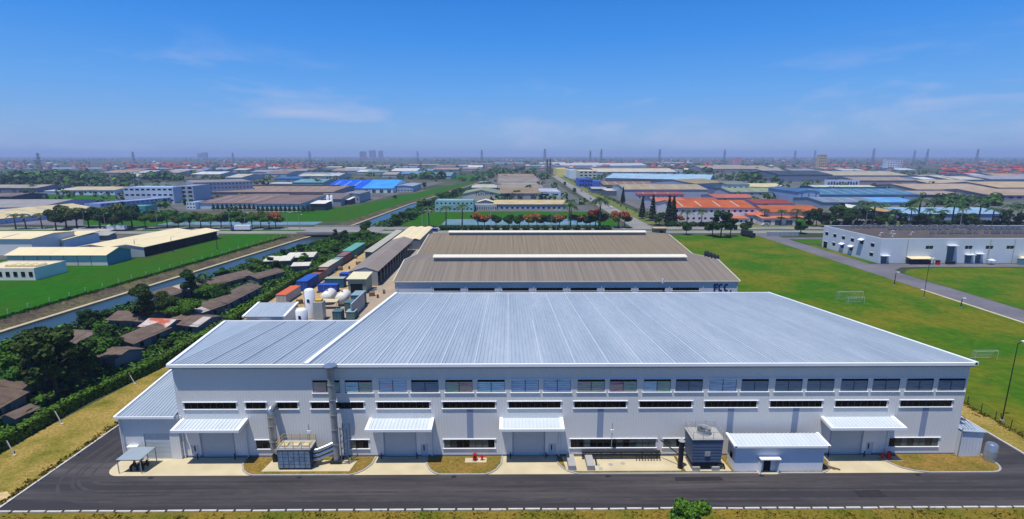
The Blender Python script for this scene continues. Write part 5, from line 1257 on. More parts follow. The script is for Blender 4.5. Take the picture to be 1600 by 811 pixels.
# roof plant: rows of condensers
ac_me = MB().box(-.9, .9, -.55, .55, .35, 2.1).mesh('casing'); ac_me.materials.append(mat('unit_grey', '85898e', .5, .25, .3))
fan_me = MB().tube([(0, 0, 2.1), (0, 0, 2.3)], .5, 12).mesh('fan'); fan_me.materials.append(M_dark)
leg_me = MB().box(-.85, -.7, -.5, .5, 0, .35).box(.7, .85, -.5, .5, 0, .35).mesh('rail_foot'); leg_me.materials.append(M_dark)
rows = [(172, 236, 26, 252.2, 'rear row'), (186, 214, 11, 246.5, 'middle row'), (226, 250, 10, 247.5, 'right middle row'), (196, 216, 8, 233.0, 'front row'), (222, 244, 9, 234.0, 'right front row')]
for xa, xb, n, y, rn in rows:
    for i in range(n):
        x = xa + (xb - xa) * i / (n - 1) + far.uniform(-.25, .25)
        u = thing('condenser_unit', '%s condenser from the left in the %s on the office roof' % (ORD[i], rn), 'condenser', (x, y + far.uniform(-.3, .3), wh - .5), 0, 'office roof condensers')
        share('casing', ac_me, u); share('fan', fan_me, u); share('rail_foot', leg_me, u); u.scale = (.8, .8, far.uniform(.55, .95))
for i, (x, y) in enumerate(((166.5, 226), (170, 223), (176, 232), (182, 228))):
    dct = thing('roof_duct', '%s pale goose-neck duct from the left on the office roof' % ORD[i], 'duct', (x, y, wh - .5), 0, 'office roof ducts'); dct.scale = (.7, .7, .7)
    MB().tube([(0, 0, 0), (0, 0, 1.8), (.3, -.2, 2.3), (1.0, -.5, 2.3), (1.4, -.7, 1.9)], .45, 10).build('duct_pipe', M_post, dct, True); MB().box(-.8, .8, -.8, .8, 0, .5).build('curb', M_conc2, dct, True)
for i, (x, y, w, m, lab) in enumerate(((183.5, 212.9, 1.2, M_red, 'red waste bin in front of the white office'), (189.5, 213.6, 3.4, M_dark, 'dark low cage of crates before the white office'), (219, 212.8, 2.0, paint('5f8a90'), 'teal kiosk in front of the white office'), (206.4, 212.8, 1.6, M_white, 'white small table umbrella before the white office'))):
    k = thing(('waste_bin', 'crate_cage', 'kiosk', 'parasol')[i], lab, ('bin', 'cage', 'kiosk', 'parasol')[i], (x, y, .04))
    if i == 3:
        MB().bar((0, 0, 0), (0, 0, 2.1), .08).build('pole', M_post, k, True); MB().tube([(0, 0, 1.9), (0, 0, 2.5)], [1.4, .1], 10).build('canopy', m, k, True)
    else:
        hh = (1.7, 1.1, 2.7)[i]
        MB().box(-w / 2, w / 2, -.6, .6, .05, hh).build('body', m, k, True); MB().box(-w / 2 - .1, w / 2 + .1, -.7, .7, hh, hh + .15).build('lid', M_dark if i < 2 else M_trim, k, True)

# ================================================================== OLD HOUSES BETWEEN HEDGE AND CANAL
def old_house(pts, h, rise, label, roof=None, wall='7c7f80'):
    """pts: front-left, front-right ground pixels of the long axis and plan width"""
    (xa, ya), (xb, yb), w = pts
    A, Bq = G(xa, ya), G(xb, yb); u = (Bq - A); L = u.length; rz = math.atan2(u.y, u.x)
    o = thing('old_house', label, 'house', A, rz)
    b = MB()
    for a, c in (((0, 0), (L, 0)), ((L, 0), (L, w)), ((L, w), (0, w)), ((0, w), (0, 0))): b.quad((*a, 0), (*c, 0), (*c, h), (*a, h))
    for x in (0, L): b.add([(x, 0, h), (x, w, h), (x, w / 2, h + rise)], [(0, 1, 2)])
    b.build('wall', paint(wall, .9, .3), o, True)
    n = max(2, round(L / 2.6)); mr_ = roof or M_rust
    for k in range(n):
        x0_, x1_ = -.4 + (L + .8) * k / n, -.4 + (L + .8) * (k + 1) / n - .03
        j = far.uniform(-.06, .06)
        m_ = mr_ if far.random() > .09 else paint('b4aaa2', .8, .3)
        MB().slab([(x0_, -.6, h - .25 + j), (x1_, -.6, h - .25 + j), (x1_, w / 2, h + rise + .1 + j), (x0_, w / 2, h + rise + .1 + j)], .1).build('roof_sheet', m_, o, True)
        MB().slab([(x0_, w / 2 + .01, h + rise + .1 + j), (x1_, w / 2 + .01, h + rise + .1 + j), (x1_, w + .6, h - .25 + j), (x0_, w + .6, h - .25 + j)], .1).build('roof_sheet', mr_, o, True)
    for k in range(max(1, int(L / 5))):
        MB().box(2 + k * 5, 3 + k * 5, -.06, -.005, .9, 2.1).build('window', M_glass, o, True)
    MB().box(L * .5 - .2, L * .5 + .8, -.08, -.005, .02, 2.0).build('door', paint('4f5a60'), o, True)
    return o
HS = [((( 20, 640), (85, 592), 6.5), 3.0, 1.0, 'long low grey-brown roofed house at the left behind the hedge'),
 (((-20, 668), (42, 632), 5), 2.6, .8, 'grey-brown roofed house cut by the left edge'),
 (((96, 552), (136, 560), 7), 3.4, 1.3, 'pale walled house with brown gable under the big tree'),
 (((143, 572), (182, 579), 6), 2.8, .8, 'brown roofed house beside the sunlit clearing'),
 (((172, 515), (226, 518), 7), 3.2, 1.0, 'grey roofed house with pale patch near the canal trees'),
 (((222, 525), (262, 528), 6), 3.0, .8, 'house with red and white patched roof'),
 (((210, 553), (266, 527), 5), 2.8, .8, 'long grey roofed house with small dark window facing the hedge'),
 (((262, 520), (312, 525), 6), 3.0, .8, 'grey roofed house right of the patched roof'),
 (((302, 508), (352, 490), 6), 3.0, .8, 'long grey-brown house along the middle of the hedge'),
 (((356, 488), (408, 460), 5), 3.0, .8, 'long brown house further along the hedge'),
 (((258, 478), (320, 458), 7), 3.0, .9, 'brown roofed house among bushes by the canal'),
 (((334, 458), (400, 440), 7), 3.0, 1.0, 'wide brown roofed house by the canal with blue patch'),
 (((404, 446), (444, 434), 5), 2.8, .7, 'brown lean-to house left of the orange-roofed container'),
 (((26, 668), (58, 652), 2.4), 2.0, .4, 'tiny shed with pale roof sheet next to the hedge')]
for i, (p, h, r_, lab) in enumerate(HS):
    ro = None
    if i == 5: ro = mat('patched_roof', 'a8543c', .85, .3, .35, c2='b4aca6', amt=(.45, .55))
    if 6 <= i <= 12: p = (p[0], p[1], p[2] * 1.35)
    old_house(p, h, r_, lab, ro)
for (xa, ya, L, w, lab) in ((412, 418, 11, 8, 'low shed with bright pale sheet roof by the canal'), (446, 412, 12, 8, 'low shed with white sheet roof among scrub'), (456, 426, 7, 4, 'small cream roofed shed in the scrub')):
    p = G(xa, ya); o = thing('sheet_shed', lab, 'shed', p, .15)
    MB().box(0, L, 0, w, 0, 2.6).build('wall', paint('6f6a64'), o, True)
    for k in range(4): MB().slab([(L * k / 4 - .2, -.4, 2.7), (L * (k + 1) / 4 - .25, -.4, 2.7), (L * (k + 1) / 4 - .25, w + .4, 3.3), (L * k / 4 - .2, w + .4, 3.3)], .1).build('roof_sheet', paint('c9c4b4', .6, .2), o, True)

# ================================================================== VEGETATION
def leaf_mesh(name, C, N, S, mats, mi=None, aspect=1.0):
    C = np.asarray(C); N = np.asarray(N); n = len(C)
    N = N / (np.linalg.norm(N, axis=1, keepdims=True) + 1e-9)
    A = np.cross(N, rng.normal(size=(n, 3))); A /= (np.linalg.norm(A, axis=1, keepdims=True) + 1e-9)
    Bv = np.cross(N, A); S = np.asarray(S).reshape(-1, 1) / 2
    a, b_ = A * S * aspect, Bv * S
    v = np.stack([C - a - b_ * .6, C + a * .7 - b_, C + a + b_ * .7, C - a * .6 + b_], axis=1).reshape(-1, 3)
    f = np.arange(n * 4).reshape(n, 4)
    me = np_mesh(name, v, f)
    for m in mats: me.materials.append(m)
    if mi is not None: me.polygons.foreach_set('material_index', np.asarray(mi, dtype=np.int32))
    return me
def lobes_pts(lobes, n, shell=.55):
    L = np.array(lobes, float); w = (L[:, 3] * L[:, 4] * L[:, 5]) ** .67; w /= w.sum()
    k = rng.choice(len(L), n, p=w); d = rng.normal(size=(n, 3)); d /= np.linalg.norm(d, axis=1, keepdims=True)
    r = shell + (1.06 - shell) * rng.random(n) ** .6
    c = L[k, :3] + d * L[k, 3:] * r[:, None]
    return c, d + rng.normal(size=(n, 3)) * .55 + np.array([0, 0, .35])
M_leaf = mat('leaf_dark', '2f4a16', .6, .3, .5, c2='1f3810', spec=.12, island=.45, obj=True)
M_leaf2 = mat('leaf_mid', '48701c', .6, .3, .5, c2='335414', spec=.12, island=.45, obj=True)
M_leaf3 = mat('leaf_bright', '456f1e', .6, .3, .5, c2='38601a', spec=.12, island=.4, obj=True)
M_flame = mat('leaf_flame', 'a8521e', .6, .3, .5, c2='843c1a', island=.4, obj=True)
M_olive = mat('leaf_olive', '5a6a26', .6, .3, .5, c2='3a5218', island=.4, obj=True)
def trunk(mb, h, r, branches, seed):
    q = random.Random(seed)
    mb.tube([(0, 0, 0), (.05, .03, h * .5), (q.uniform(-.2, .2), q.uniform(-.2, .2), h)], [r, r * .75, r * .5], 8)
    for k in range(branches):
        a = k * 2 * math.pi / branches + q.uniform(-.4, .4); z = h * q.uniform(.55, .9); l = h * q.uniform(.4, .7)
        mb.tube([(0, 0, z), (math.cos(a) * l * .5, math.sin(a) * l * .5, z + l * .5), (math.cos(a) * l, math.sin(a) * l, z + l * .8)], [r * .5, r * .35, r * .15], 6)
    return mb
def tree_proto(name, h, lobes, n, leaf, mats, th, tr, seed, mixer=None, shell=.55):
    t = thing(name, None, None)
    trunk(MB(), th, tr, 5, seed).build('trunk', M_bark, t, True)
    c, nn = lobes_pts(lobes, n, shell)
    mi = None
    if mixer is not None: mi = mixer(c)
    me = leaf_mesh('crown', c, nn, leaf * rng.uniform(.6, 1.3, n), mats, mi)
    share('crown', me, t)
    return t
def rl(seed, k, R_, z, zr, sz):
    q = random.Random(seed); out = []
    for i in range(k):
        a = q.uniform(0, 6.28); d = R_ * q.uniform(.15, 1) ** .7
        s = sz * q.uniform(.65, 1.2)
        out.append((math.cos(a) * d, math.sin(a) * d, z + q.uniform(-zr, zr), s, s, s * .75))
    return out
used = set()
P_round = tree_proto('broadleaf_tree', 8, rl(1, 11, 2.3, 5.2, 1.6, 1.5), 4600, .36, [M_leaf], 4.2, .25, 1)
P_tall = tree_proto('broadleaf_tree', 10, rl(2, 14, 2.2, 6.4, 2.6, 1.35), 5200, .36, [M_leaf], 5.5, .28, 2)
P_spread = tree_proto('broadleaf_tree', 7, rl(3, 14, 3.6, 5.4, .8, 1.35), 5200, .36, [M_leaf2], 4.2, .25, 3)
P_bright = tree_proto('broadleaf_tree', 6, rl(4, 13, 2.0, 3.5, 1.5, 1.0), 4600, .3, [M_leaf3], 2.8, .2, 4)
P_flame = tree_proto('flame_tree', 6, rl(5, 12, 2.8, 4.3, .9, 1.3), 3200, .38, [M_leaf2, M_flame], 3.2, .22, 5, lambda c: (c[:, 2] + rng.normal(0, .8, len(c)) > 4.75).astype(int))
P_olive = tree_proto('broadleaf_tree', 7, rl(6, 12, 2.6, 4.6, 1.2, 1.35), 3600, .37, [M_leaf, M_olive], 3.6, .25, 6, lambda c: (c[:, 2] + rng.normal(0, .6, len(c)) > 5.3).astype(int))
P_bush = tree_proto('shrub', 1.6, rl(7, 6, .7, .9, .35, .75), 500, .34, [M_leaf], .7, .08, 7)
P_cone = tree_proto('young_tree', 5, [(0, 0, 1.6 + k * .75, 1.5 - k * .25, 1.5 - k * .25, .7) for k in range(5)], 700, .45, [M_leaf], 1.6, .12, 8)
P_conifer = tree_proto('conifer', 13, [(0, 0, 1.8 + k * 1.3, 2.0 - k * .2, 2.0 - k * .2, .9) for k in range(9)], 1900, .55, [mat('leaf_conifer', '1b2f1a', .65, .3, .5, island=.4, obj=True)], 3, .25, 9)
def palm_proto(h, seed, fr=15, fl=3.4):
    q = random.Random(seed); t = thing('palm_tree', None, None)
    pts = [(0, 0, 0), (.1, 0, h * .3), (.2, .05, h * .7), (.25, .05, h)]
    MB().tube(pts, [.32, .22, .2, .16], 8).build('trunk', mat('palm_bark', '6b6154', .9, .25, 3), t, True)
    V_, F_ = [], []
    for k in range(fr):
        a = k * 2 * math.pi / fr + q.uniform(-.2, .2); up = q.uniform(-.1, .9); L = fl * q.uniform(.85, 1.1)
        n = 9; sp_pts = []
        for i in range(n + 1):
            s = i / n; rr_ = L * s; z = up * L * .55 * s * 1.2 - L * .62 * s * s
            sp_pts.append(Vector((.25 + math.cos(a) * rr_ * (1 - .15 * s), .05 + math.sin(a) * rr_ * (1 - .15 * s), h + z)))
        side = Vector((-math.sin(a), math.cos(a), 0))
        for i in range(n):
            w = .75 * math.sin(math.pi * min(1, (i + .9) / (n + .6))) + .1
            p, r2 = sp_pts[i], sp_pts[i + 1]; m = p.lerp(r2, .55)
            for sg_ in (-1, 1):
                tip = m + side * sg_ * w + (r2 - p) * .7 + Vector((0, 0, -.35 * w))
                o = len(V_); V_.extend([p, m + (r2 - p) * .3, tip]); F_.append((o, o + 1, o + 2))
                o = len(V_); V_.extend([m, r2, r2 + side * sg_ * w * .95 + (r2 - p) * .6 + Vector((0, 0, -.35 * w))]); F_.append((o, o + 1, o + 2))
    me = np_mesh('fronds', V_, F_); me.materials.append(mat('leaf_palm', '34521e', .55, .3, .5, c2='24401a', island=.35, obj=True)); share('fronds', me, t)
    return t
P_palm = palm_proto(8.5, 1); P_palm2 = palm_proto(7.0, 2, 13, 3.8)
trng = random.Random(5)
def put(proto, px, py, height, base_h, label, group=None, cat='tree', wide=1.0, p=None):
    p = p or G(px, py); s = height / base_h
    return place(proto, used, (p.x, p.y, 0), trng.uniform(0, 6.28), (s * wide, s * wide, s), label, group, cat)

# foreground tree below the kerb
put(P_bright, 0, 0, 5.2, 5.6, 'bright green leafy tree at the bottom edge in front of the kerb', None, 'tree', .95, Vector((22.3, 55.0, 0)))
# scrub left: named trees first
big = [(P_tall, 92, 628, 13, 'largest dark tree beside the hedge at the left'), (P_spread, 70, 598, 10, 'dark spreading tree over the water at the left'), (P_tall, 232, 512, 11, 'tall dark tree standing against the canal towpath'),
       (P_round, 168, 560, 8, 'round dark tree between the brown roofs'), (P_round, 262, 497, 8, 'bright-topped round tree right of the tall canal tree'), (P_bright, 20, 618, 6, 'light green tree at the left edge near the houses'),
       (P_bright, 28, 575, 6, 'pale green bush-like tree by the water at the left edge'), (P_tall, 300, 468, 9, 'slim dark tree leaning over the canal'), (P_spread, 292, 510, 7, 'broad green tree amid the long houses'),
       (P_round, 345, 478, 6.5, 'round green tree between the two long house rows'), (P_palm2, 318, 455, 7, 'small palm tree beside the canal houses'), (P_round, 573, 366, 8, 'lone dark tree in front of the bridge parapet'),
       (P_tall, 128, 612, 10, 'dark tree right of the largest hedge tree'), (P_tall, 70, 612, 12, 'dark tree left of the largest hedge tree'), (P_spread, 140, 592, 8, 'dark spreading tree above the sunlit clearing')]
for pr2, x, y, h, lab in big:
    bh = {P_tall.name: 9.2, P_spread.name: 7.2, P_round.name: 7.4, P_bright.name: 5.6, P_palm2.name: 8}[pr2.name]
    put(pr2, x, y, h, bh, lab, None, 'tree')
house_c = []
for (p, h, r_, lab) in HS:
    A, Bq = G(*p[0]), G(*p[1]); n_ = max(1, int((Bq - A).length / 4)); u = (Bq - A).normalized(); nrm = Vector((-u.y, u.x, 0))
    house_c += [A.lerp(Bq, k / n_) + nrm * (p[2] / 2) for k in range(n_ + 1)]
def canal_right(y):
    for a, c in zip(top_r[:-1], top_r[1:]):
        if a.y <= y <= c.y: return a.x + (c.x - a.x) * (y - a.y) / (c.y - a.y)
    return top_r[0].x if y < top_r[0].y else top_r[-1].x
def hedge_x(y): return float(np.interp(y, [50, 90, 106, 140, 185, 269, 300], [-81.5, -80.8, -77.5, -77.2, -79.0, -69, -66]))
cnt = 0
for _ in range(2200):
    if cnt >= 92: break
    y = 62 + 232 * trng.random() ** 1.1; xl_, xr_ = canal_right(y) - .5, hedge_x(y) - 4
    x = trng.uniform(xl_, xr_); p = Vector((x, y, 0))
    edge = min(x - xl_, 3) < 3 and trng.random() < .8
    if any((p - c).length < (5.5 if c.y > y else 9.5) for c in house_c): continue
    if y > 200 and x > xr_ - 6 and trng.random() < .6: continue
    hgt = trng.uniform(2.6, 5.2) if y < 200 else trng.uniform(2.5, 4.6)
    pr2 = trng.choice([P_round, P_tall, P_spread, P_bright, P_round])
    bh = {P_tall.name: 9.2, P_spread.name: 7.2, P_round.name: 7.4, P_bright.name: 5.6}[pr2.name]
    put(pr2, 0, 0, hgt, bh, 'green tree in the dense scrub between canal and hedge', 'scrub trees along the canal', 'tree', 1.15, p); cnt += 1
for i in range(44):                                        # far bank trees beyond the bridge
    y = trng.uniform(338, 640); x = canal_right(y) + trng.uniform(0, 13 if y < 450 else 8)
    put(trng.choice([P_round, P_spread, P_bright]), 0, 0, trng.uniform(4, 7.5), 7.2, 'green tree in the belt along the canal beyond the bridge', 'canal belt trees beyond the bridge', 'tree', 1.2, Vector((x, y, 0)))
# undergrowth
n = 60000
yy = rng.uniform(58, 298, n); xl_ = np.interp(yy, [p.y for p in top_r], [p.x for p in top_r]); xr_ = np.interp(yy, [50, 90, 106, 140, 185, 269, 300], [-81.5, -80.8, -77.5, -77.2, -79.0, -69, -66]) - 1.2
xx = xl_ - 1.0 + (xr_ - xl_ + 1.0) * rng.random(n) ** 1.35
gz = (np.sin(xx * .37 + yy * .21) + np.sin(xx * .19 - yy * .33 + 1.7) + 2) * .3
C = np.stack([xx, yy, rng.random(n) * (.35 + gz + 1.2 * np.clip(1 - (xx - xl_ + 1) / 4.5, 0, 1))], 1)
me = leaf_mesh('undergrowth', C, rng.normal(size=(n, 3)) * .6 + [0, 0, 1], rng.uniform(.35, .95, n), [M_leaf2, M_leaf], (rng.random(n) < .45).astype(int))
tag(share('undergrowth', me, None), kind='stuff', label='low green undergrowth between the canal and the hedge')
n = 16000
yy = rng.uniform(330, 860, n); xl_ = np.interp(yy, [p.y for p in top_r], [p.x for p in top_r]); C = np.stack([xl_ - 1 + rng.random(n) * 14, yy, rng.random(n) * 2.2], 1)
me = leaf_mesh('undergrowth', C, rng.normal(size=(n, 3)) * .6 + [0, 0, 1], rng.uniform(.6, 1.5, n), [M_leaf2, M_leaf], (rng.random(n) < .5).astype(int))
tag(share('undergrowth', me, None), kind='stuff', label='low green undergrowth on the canal bank beyond the bridge')
# hedge with its wire fence
hg = thing('hedge', 'long clipped green hedge along the dry strip on the left', 'hedge', (-80, 90, 0))
hy = np.concatenate([np.linspace(50, 140, 60), np.linspace(142, 292, 60)])
b = MB()
for a, c in zip(hy[:-1], hy[1:]):
    xa, xb = hedge_x(a), hedge_x(c)
    b.add([(xa - .8, a, 0), (xa + .8, a, 0), (xb + .8, c, 0), (xb - .8, c, 0), (xa - .7, a, 1.9), (xa + .7, a, 1.9), (xb + .7, c, 1.9), (xb - .7, c, 1.9)], [(4, 5, 6, 7), (1, 2, 6, 5), (0, 4, 7, 3), (0, 1, 5, 4), (2, 3, 7, 6)])
b.build('hedge_core', mat('hedge_core', '1a2a10', .95), hg)
n = 26000; yy = rng.uniform(50, 292, n); hx = np.array([hedge_x(v) for v in yy]); face = rng.random(n)
side = np.where(face < .45, 1.0, np.where(face < .6, -1.0, 0)); ox = np.where(side != 0, side * .9, rng.uniform(-1, 1, n)); oz = np.where(side != 0, rng.uniform(0, 2.1, n), 2.0 + rng.normal(0, .12, n))
C = np.stack([hx + ox + rng.normal(0, .1, n), yy, oz], 1); N = np.stack([side, 0 * side, np.where(side == 0, 1, .2)], 1) + rng.normal(size=(n, 3)) * .5
me = leaf_mesh('foliage', C - np.array(hg.location), N, rng.uniform(.25, .5, n), [M_leaf2]); share('foliage', me, hg)
fp = 0
for k, (px, py) in enumerate(((23, 712), (97, 663), (211, 600), (258, 565), (312, 540))):
    p = G(px, py); t = thing('stay_post', '%s leaning concrete fence stay from the front beside the hedge' % ORD[k], 'post', p, 0, 'fence stays beside the hedge')
    MB().bar((0, 0, 0), (-1.6, .8, 2.1), .13).build('stay', M_conc2, t, True); MB().box(-.25, .25, -.2, .2, 0.02, .18).build('footing', M_conc, t, True)

# ---- rows along the estate road
for i, x in enumerate((88, 104, 121, 139, 157, 176, 193, 207)):
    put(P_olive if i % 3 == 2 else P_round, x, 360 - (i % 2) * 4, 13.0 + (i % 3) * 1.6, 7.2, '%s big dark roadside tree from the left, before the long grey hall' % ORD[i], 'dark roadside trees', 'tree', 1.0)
for i, x in enumerate((228, 246, 262, 279, 297, 314, 330, 346, 362, 379, 394, 408, 421)):
    put(P_olive if i % 2 else P_spread, x, 358 - (i % 3), 9.0 + (i % 3) * 1.0, 7.0, '%s dark tree from the left in the row facing the pond' % ORD[i], 'pond side trees', 'tree', .95)
for i, x in enumerate((431, 747, 757, 826, 839, 874, 902, 930, 938, 966, 976)):
    put(P_flame, x, 356 if i else 357, (9.5, 9, 8, 8, 8.5, 8, 8, 11, 9, 10, 9)[i], 5.8, '%s orange-red flame tree from the left along the estate road' % ORD[i], 'flame trees', 'tree', .95)
for i, x in enumerate((775, 795, 812, 850, 862, 915, 922)):
    put(P_round, x, 356, 8.5, 7.2, '%s green tree from the left between the flame trees by the pond' % ORD[i], 'green pond trees', 'tree', 1.0)
for i, (x, y, h) in enumerate(((671, 355, 13), (697, 356, 14), (722, 356, 15), (891, 357, 16), (889, 345, 15), (936, 358, 20))):
    put(P_palm, x, y, h, 8.8, '%s palm from the left along the pond side of the estate road' % ORD[i], 'pond side palms', 'palm', 1.1)
for i, x in enumerate((693, 703, 714, 726, 738, 750, 762, 775, 790, 806, 822, 838, 852, 868, 885, 902, 918, 934, 950)):
    put(P_bush, x, 359, 3.2, 1.6, '%s round shrub from the left in the road median' % ORD[i], 'median shrubs', 'shrub', 1.2)
for i, x in enumerate((1046, 1058, 1070, 1083, 1096, 1108, 1205, 1216, 1228, 1240, 1252, 1264, 1290, 1306, 1322, 1340, 1358, 1376, 1394, 1412, 1430, 1446, 1462, 1478, 1494, 1510, 1526, 1542, 1558, 1574, 1590)):
    put(P_bush, x, 353.5 if x < 1200 else 351, 3.4, 1.6, '%s round shrub from the left on the right-hand road verge' % ORD[i], 'verge shrubs', 'shrub', 1.2)
for i, x in enumerate(range(334, 492, 7)):
    put(P_cone, x, 329 if x < 400 else 332, 5.6, 5.2, '%s small cone tree from the left in front of the brown-roofed plants' % ORD[i], 'cone trees before the plant', 'tree', 1.0)
# right of the north road
for i, (x, y, h) in enumerate(((1003, 342, 17), (1019, 345, 19), (1044, 351, 20), (1051, 352, 20), (973, 318, 16))):
    put(P_conifer, x, y, h, 13.2, '%s dark conifer from the left beside the pink and orange roofs' % ORD[i], 'conifers', 'tree', 1.0)
for i, (x, y, h, pr2, lab) in enumerate(((1030, 352, 9, P_round, 'round dark tree at the foot of the conifers'), (1012, 345, 7, P_bright, 'light green tree left of the conifers'), (1072, 367, 6.5, P_round, 'low dark tree at the top corner of the goal lawn'),
        (1113, 369, 9, P_round, 'left dark tree of the clump on the lawn edge'), (1126, 371, 14, P_tall, 'tallest tree of the clump on the lawn edge'), (1141, 369, 10, P_tall, 'right tree of the clump on the lawn edge'), (1166, 366, 8, P_round, 'tree between the clump and the parked truck'),
        (1251, 365, 9, P_bright, 'round bright tree left of the white office'), (1152, 312, 6, P_round, 'small tree in front of the tan gabled hall'), (1195, 312, 7, P_bright, 'green tree beside the dusty pink roof'),
        (1062, 349, 5, P_flame, 'magenta flowering shrub below the conifers'), (808, 310, 9, P_bright, 'single green tree before the brown hall'), (663, 296, 9, P_tall, 'lone tree on the canal meadow'), (617, 312, 5, P_round, 'small lone shrub tree on the stone bank'))):
    put(pr2, x, y, h, {P_tall.name: 9.2, P_round.name: 7.4, P_bright.name: 5.6, P_flame.name: 5.8}[pr2.name], lab, None, 'tree', 1.05)
for i, (x, y, h) in enumerate(((1073, 353, 13), (1096, 354, 14), (1219, 352, 13), (1244, 352, 14), (1193, 350, 13), (1338, 352, 17), (1362, 352, 20), (1397, 353, 14), (1422, 352, 15), (1433, 350, 22), (1450, 352, 14), (1470, 352, 13), (1487, 350, 18), (1502, 352, 16), (1528, 350, 21), (1549, 352, 15), (1560, 351, 13), (1576, 352, 17), (1590, 352, 19), (1600, 352, 16), (1345, 338, 15), (1480, 335, 16), (1512, 332, 17), (1460, 330, 14))):
    put(P_palm if i % 3 else P_palm2, x, y, h * .8, 8.8 if i % 3 else 7.6, 'feathery %s palm on the verge right of the north road' % ORD[i], 'right-hand palms', 'palm', 1.15)
for i, (x, y, h) in enumerate(((1275, 354, 11), (1290, 355, 10), (1305, 353, 12), (1320, 354, 11), (1352, 353, 11), (1375, 354, 9), (1408, 353, 8), (1440, 353, 9), (1500, 353, 8), (1515, 354, 9), (1570, 353, 10), (1595, 353, 9), (1262, 352, 9), (1330, 353, 12))):
    put(P_round if i % 2 else P_tall, x, y, h, 7.4 if i % 2 else 9.2, '%s bushy tree counted among the right-hand palms' % ORD[i], 'bushy trees among the palms', 'tree', 1.1)
for i, (x, y) in enumerate(((25, 358), (41, 358), (66, 357), (82, 290), (20, 296), (52, 300), (99, 300))):
    put(P_palm2, x, y, 10, 7.6, '%s palm beside the halls at the far left' % ORD[i], 'far left palms', 'palm', 1.2)
for i in range(34):                                        # hedge trees beside the north road
    y = 345 + i * 24; x = float(np.interp(y, [331, 600, 1160], [101, 106, 120])) + trng.uniform(-1.5, 1.5)
    put(trng.choice([P_round, P_spread, P_bright]), 0, 0, trng.uniform(1.7, 3), 7, 'green bush in the strip along the north road', 'bushes along the north road', 'shrub', 1.2, Vector((x, y, 0)))
for i in range(3):
    y = 470 + i * 150; put(trng.choice([P_round, P_tall]), 0, 0, trng.uniform(5, 8), 7.5, 'dark tree left of the north road', 'trees left of the north road', 'tree', 1.1, Vector((float(np.interp(y, [331, 600, 1160], [77, 80, 92])) + trng.uniform(-2, 1), y, 0)))
# ---- belts among the halls (each a countable tree) and far woods (mass)
belt_pts = []
def belt(n, xa, xb, ya, yb_, hgt, label, group):
    for i in range(n):
        q = G(trng.uniform(xa, xb), trng.uniform(ya, yb_)); belt_pts.append((q.x, q.y, hgt * trng.uniform(.7, 1.2)))
belt(34, 0, 175, 275, 289, 17, 'dark tree in the wooded belt behind the far left halls', 'far left belt')
belt(14, 180, 285, 277, 283, 15, 'tree in the belt behind the three storey office', 'office belt')
belt(22, 1140, 1245, 279, 284, 15, 'tree in the belt behind the yellow-roofed hall', 'belt behind yellow roof')
belt(14, 640, 690, 277, 281, 14, 'tree in the row behind the canal meadow wall', 'meadow wall trees')
belt(16, 1040, 1110, 266, 272, 14, 'tree in the belt beside the small cream roof', 'small cream roof belt')
belt(16, 1460, 1560, 313, 330, 9, 'tree in the grove between palms and tan halls', 'tan hall grove')
belt(10, 480, 560, 283, 291, 9, 'tree beside the teal and vivid blue roofs', 'blue roof trees')
n_t = 5200
ty = 700 + 6500 * rng.random(n_t) ** 1.6; tx = (rng.random(n_t) - .5) * 2.15 * ty
keep = (np.sin(tx * .0041 + ty * .0023) + np.sin(tx * .0017 - ty * .0061 + 2) + rng.normal(0, .5, n_t) > .25) & ~((ty < 1350) & (tx > -620)) | ((tx < 80) & (tx > -60) & (ty > 950) & (ty < 1700))
keep &= ~((np.abs(tx - 103) < 25) & (ty < 1200))
keep &= ~((tx > 450) & (tx < 1750) & (ty > 1080) & (ty < 1700) & (rng.random(n_t) < .75))
tx, ty = tx[keep], ty[keep]; k = 16
ex_, ey_ = [], []
while len(ex_) < 900:                                       # trees standing in the gaps between the halls
    Y = 350 + 1150 * trng.random(); X = trng.uniform(-.95, .95) * Y
    if -190 < X < 112 and Y < 900 and not (-30 < X < 75 and Y > 430): continue
    if abs(X - 103) < 18: continue
    ok = True
    for fx, fy, fr_, fw_, fd_ in FOOT:
        dx, dy = X - fx, Y - fy; lx = dx * math.cos(fr_) + dy * math.sin(fr_); ly = -dx * math.sin(fr_) + dy * math.cos(fr_)
        if -4 < lx < fw_ + 4 and -4 < ly < fd_ + 4: ok = False; break
    if ok: ex_.append(X); ey_.append(Y); m_ = len(tx)
ths = rng.uniform(7, 14, m_)
tx = np.concatenate([tx, ex_]); ty = np.concatenate([ty, ey_]); ths = np.concatenate([ths, rng.uniform(3.5, 8.5, len(ex_))])
bp_ = np.array(belt_pts); tx = np.concatenate([tx, np.repeat(bp_[:, 0], 3) + rng.normal(0, 2, 3 * len(bp_))]); ty = np.concatenate([ty, np.repeat(bp_[:, 1], 3) + rng.normal(0, 2, 3 * len(bp_))]); ths = np.concatenate([ths, np.repeat(bp_[:, 2], 3) * rng.uniform(.6, 1.05, 3 * len(bp_))]); m_ = len(tx)
C = np.repeat(np.stack([tx, ty, ths * .5], 1), k, 0); d = rng.normal(size=(m_ * k, 3)); d /= np.linalg.norm(d, axis=1, keepdims=True)
sc_ = np.repeat(ths, k)[:, None]
C = C + d * sc_ * np.array([.62, .62, .46]); 
me = leaf_mesh('far_woods', C, d + [0, 0, .5], np.repeat(ths, k) * rng.uniform(.3, .55, m_ * k), [M_leaf, M_leaf2], (rng.random(m_ * k) < .35).astype(int))
tag(share('far_woods', me, None), kind='stuff', label='far woods and tree belts fading into the haze')

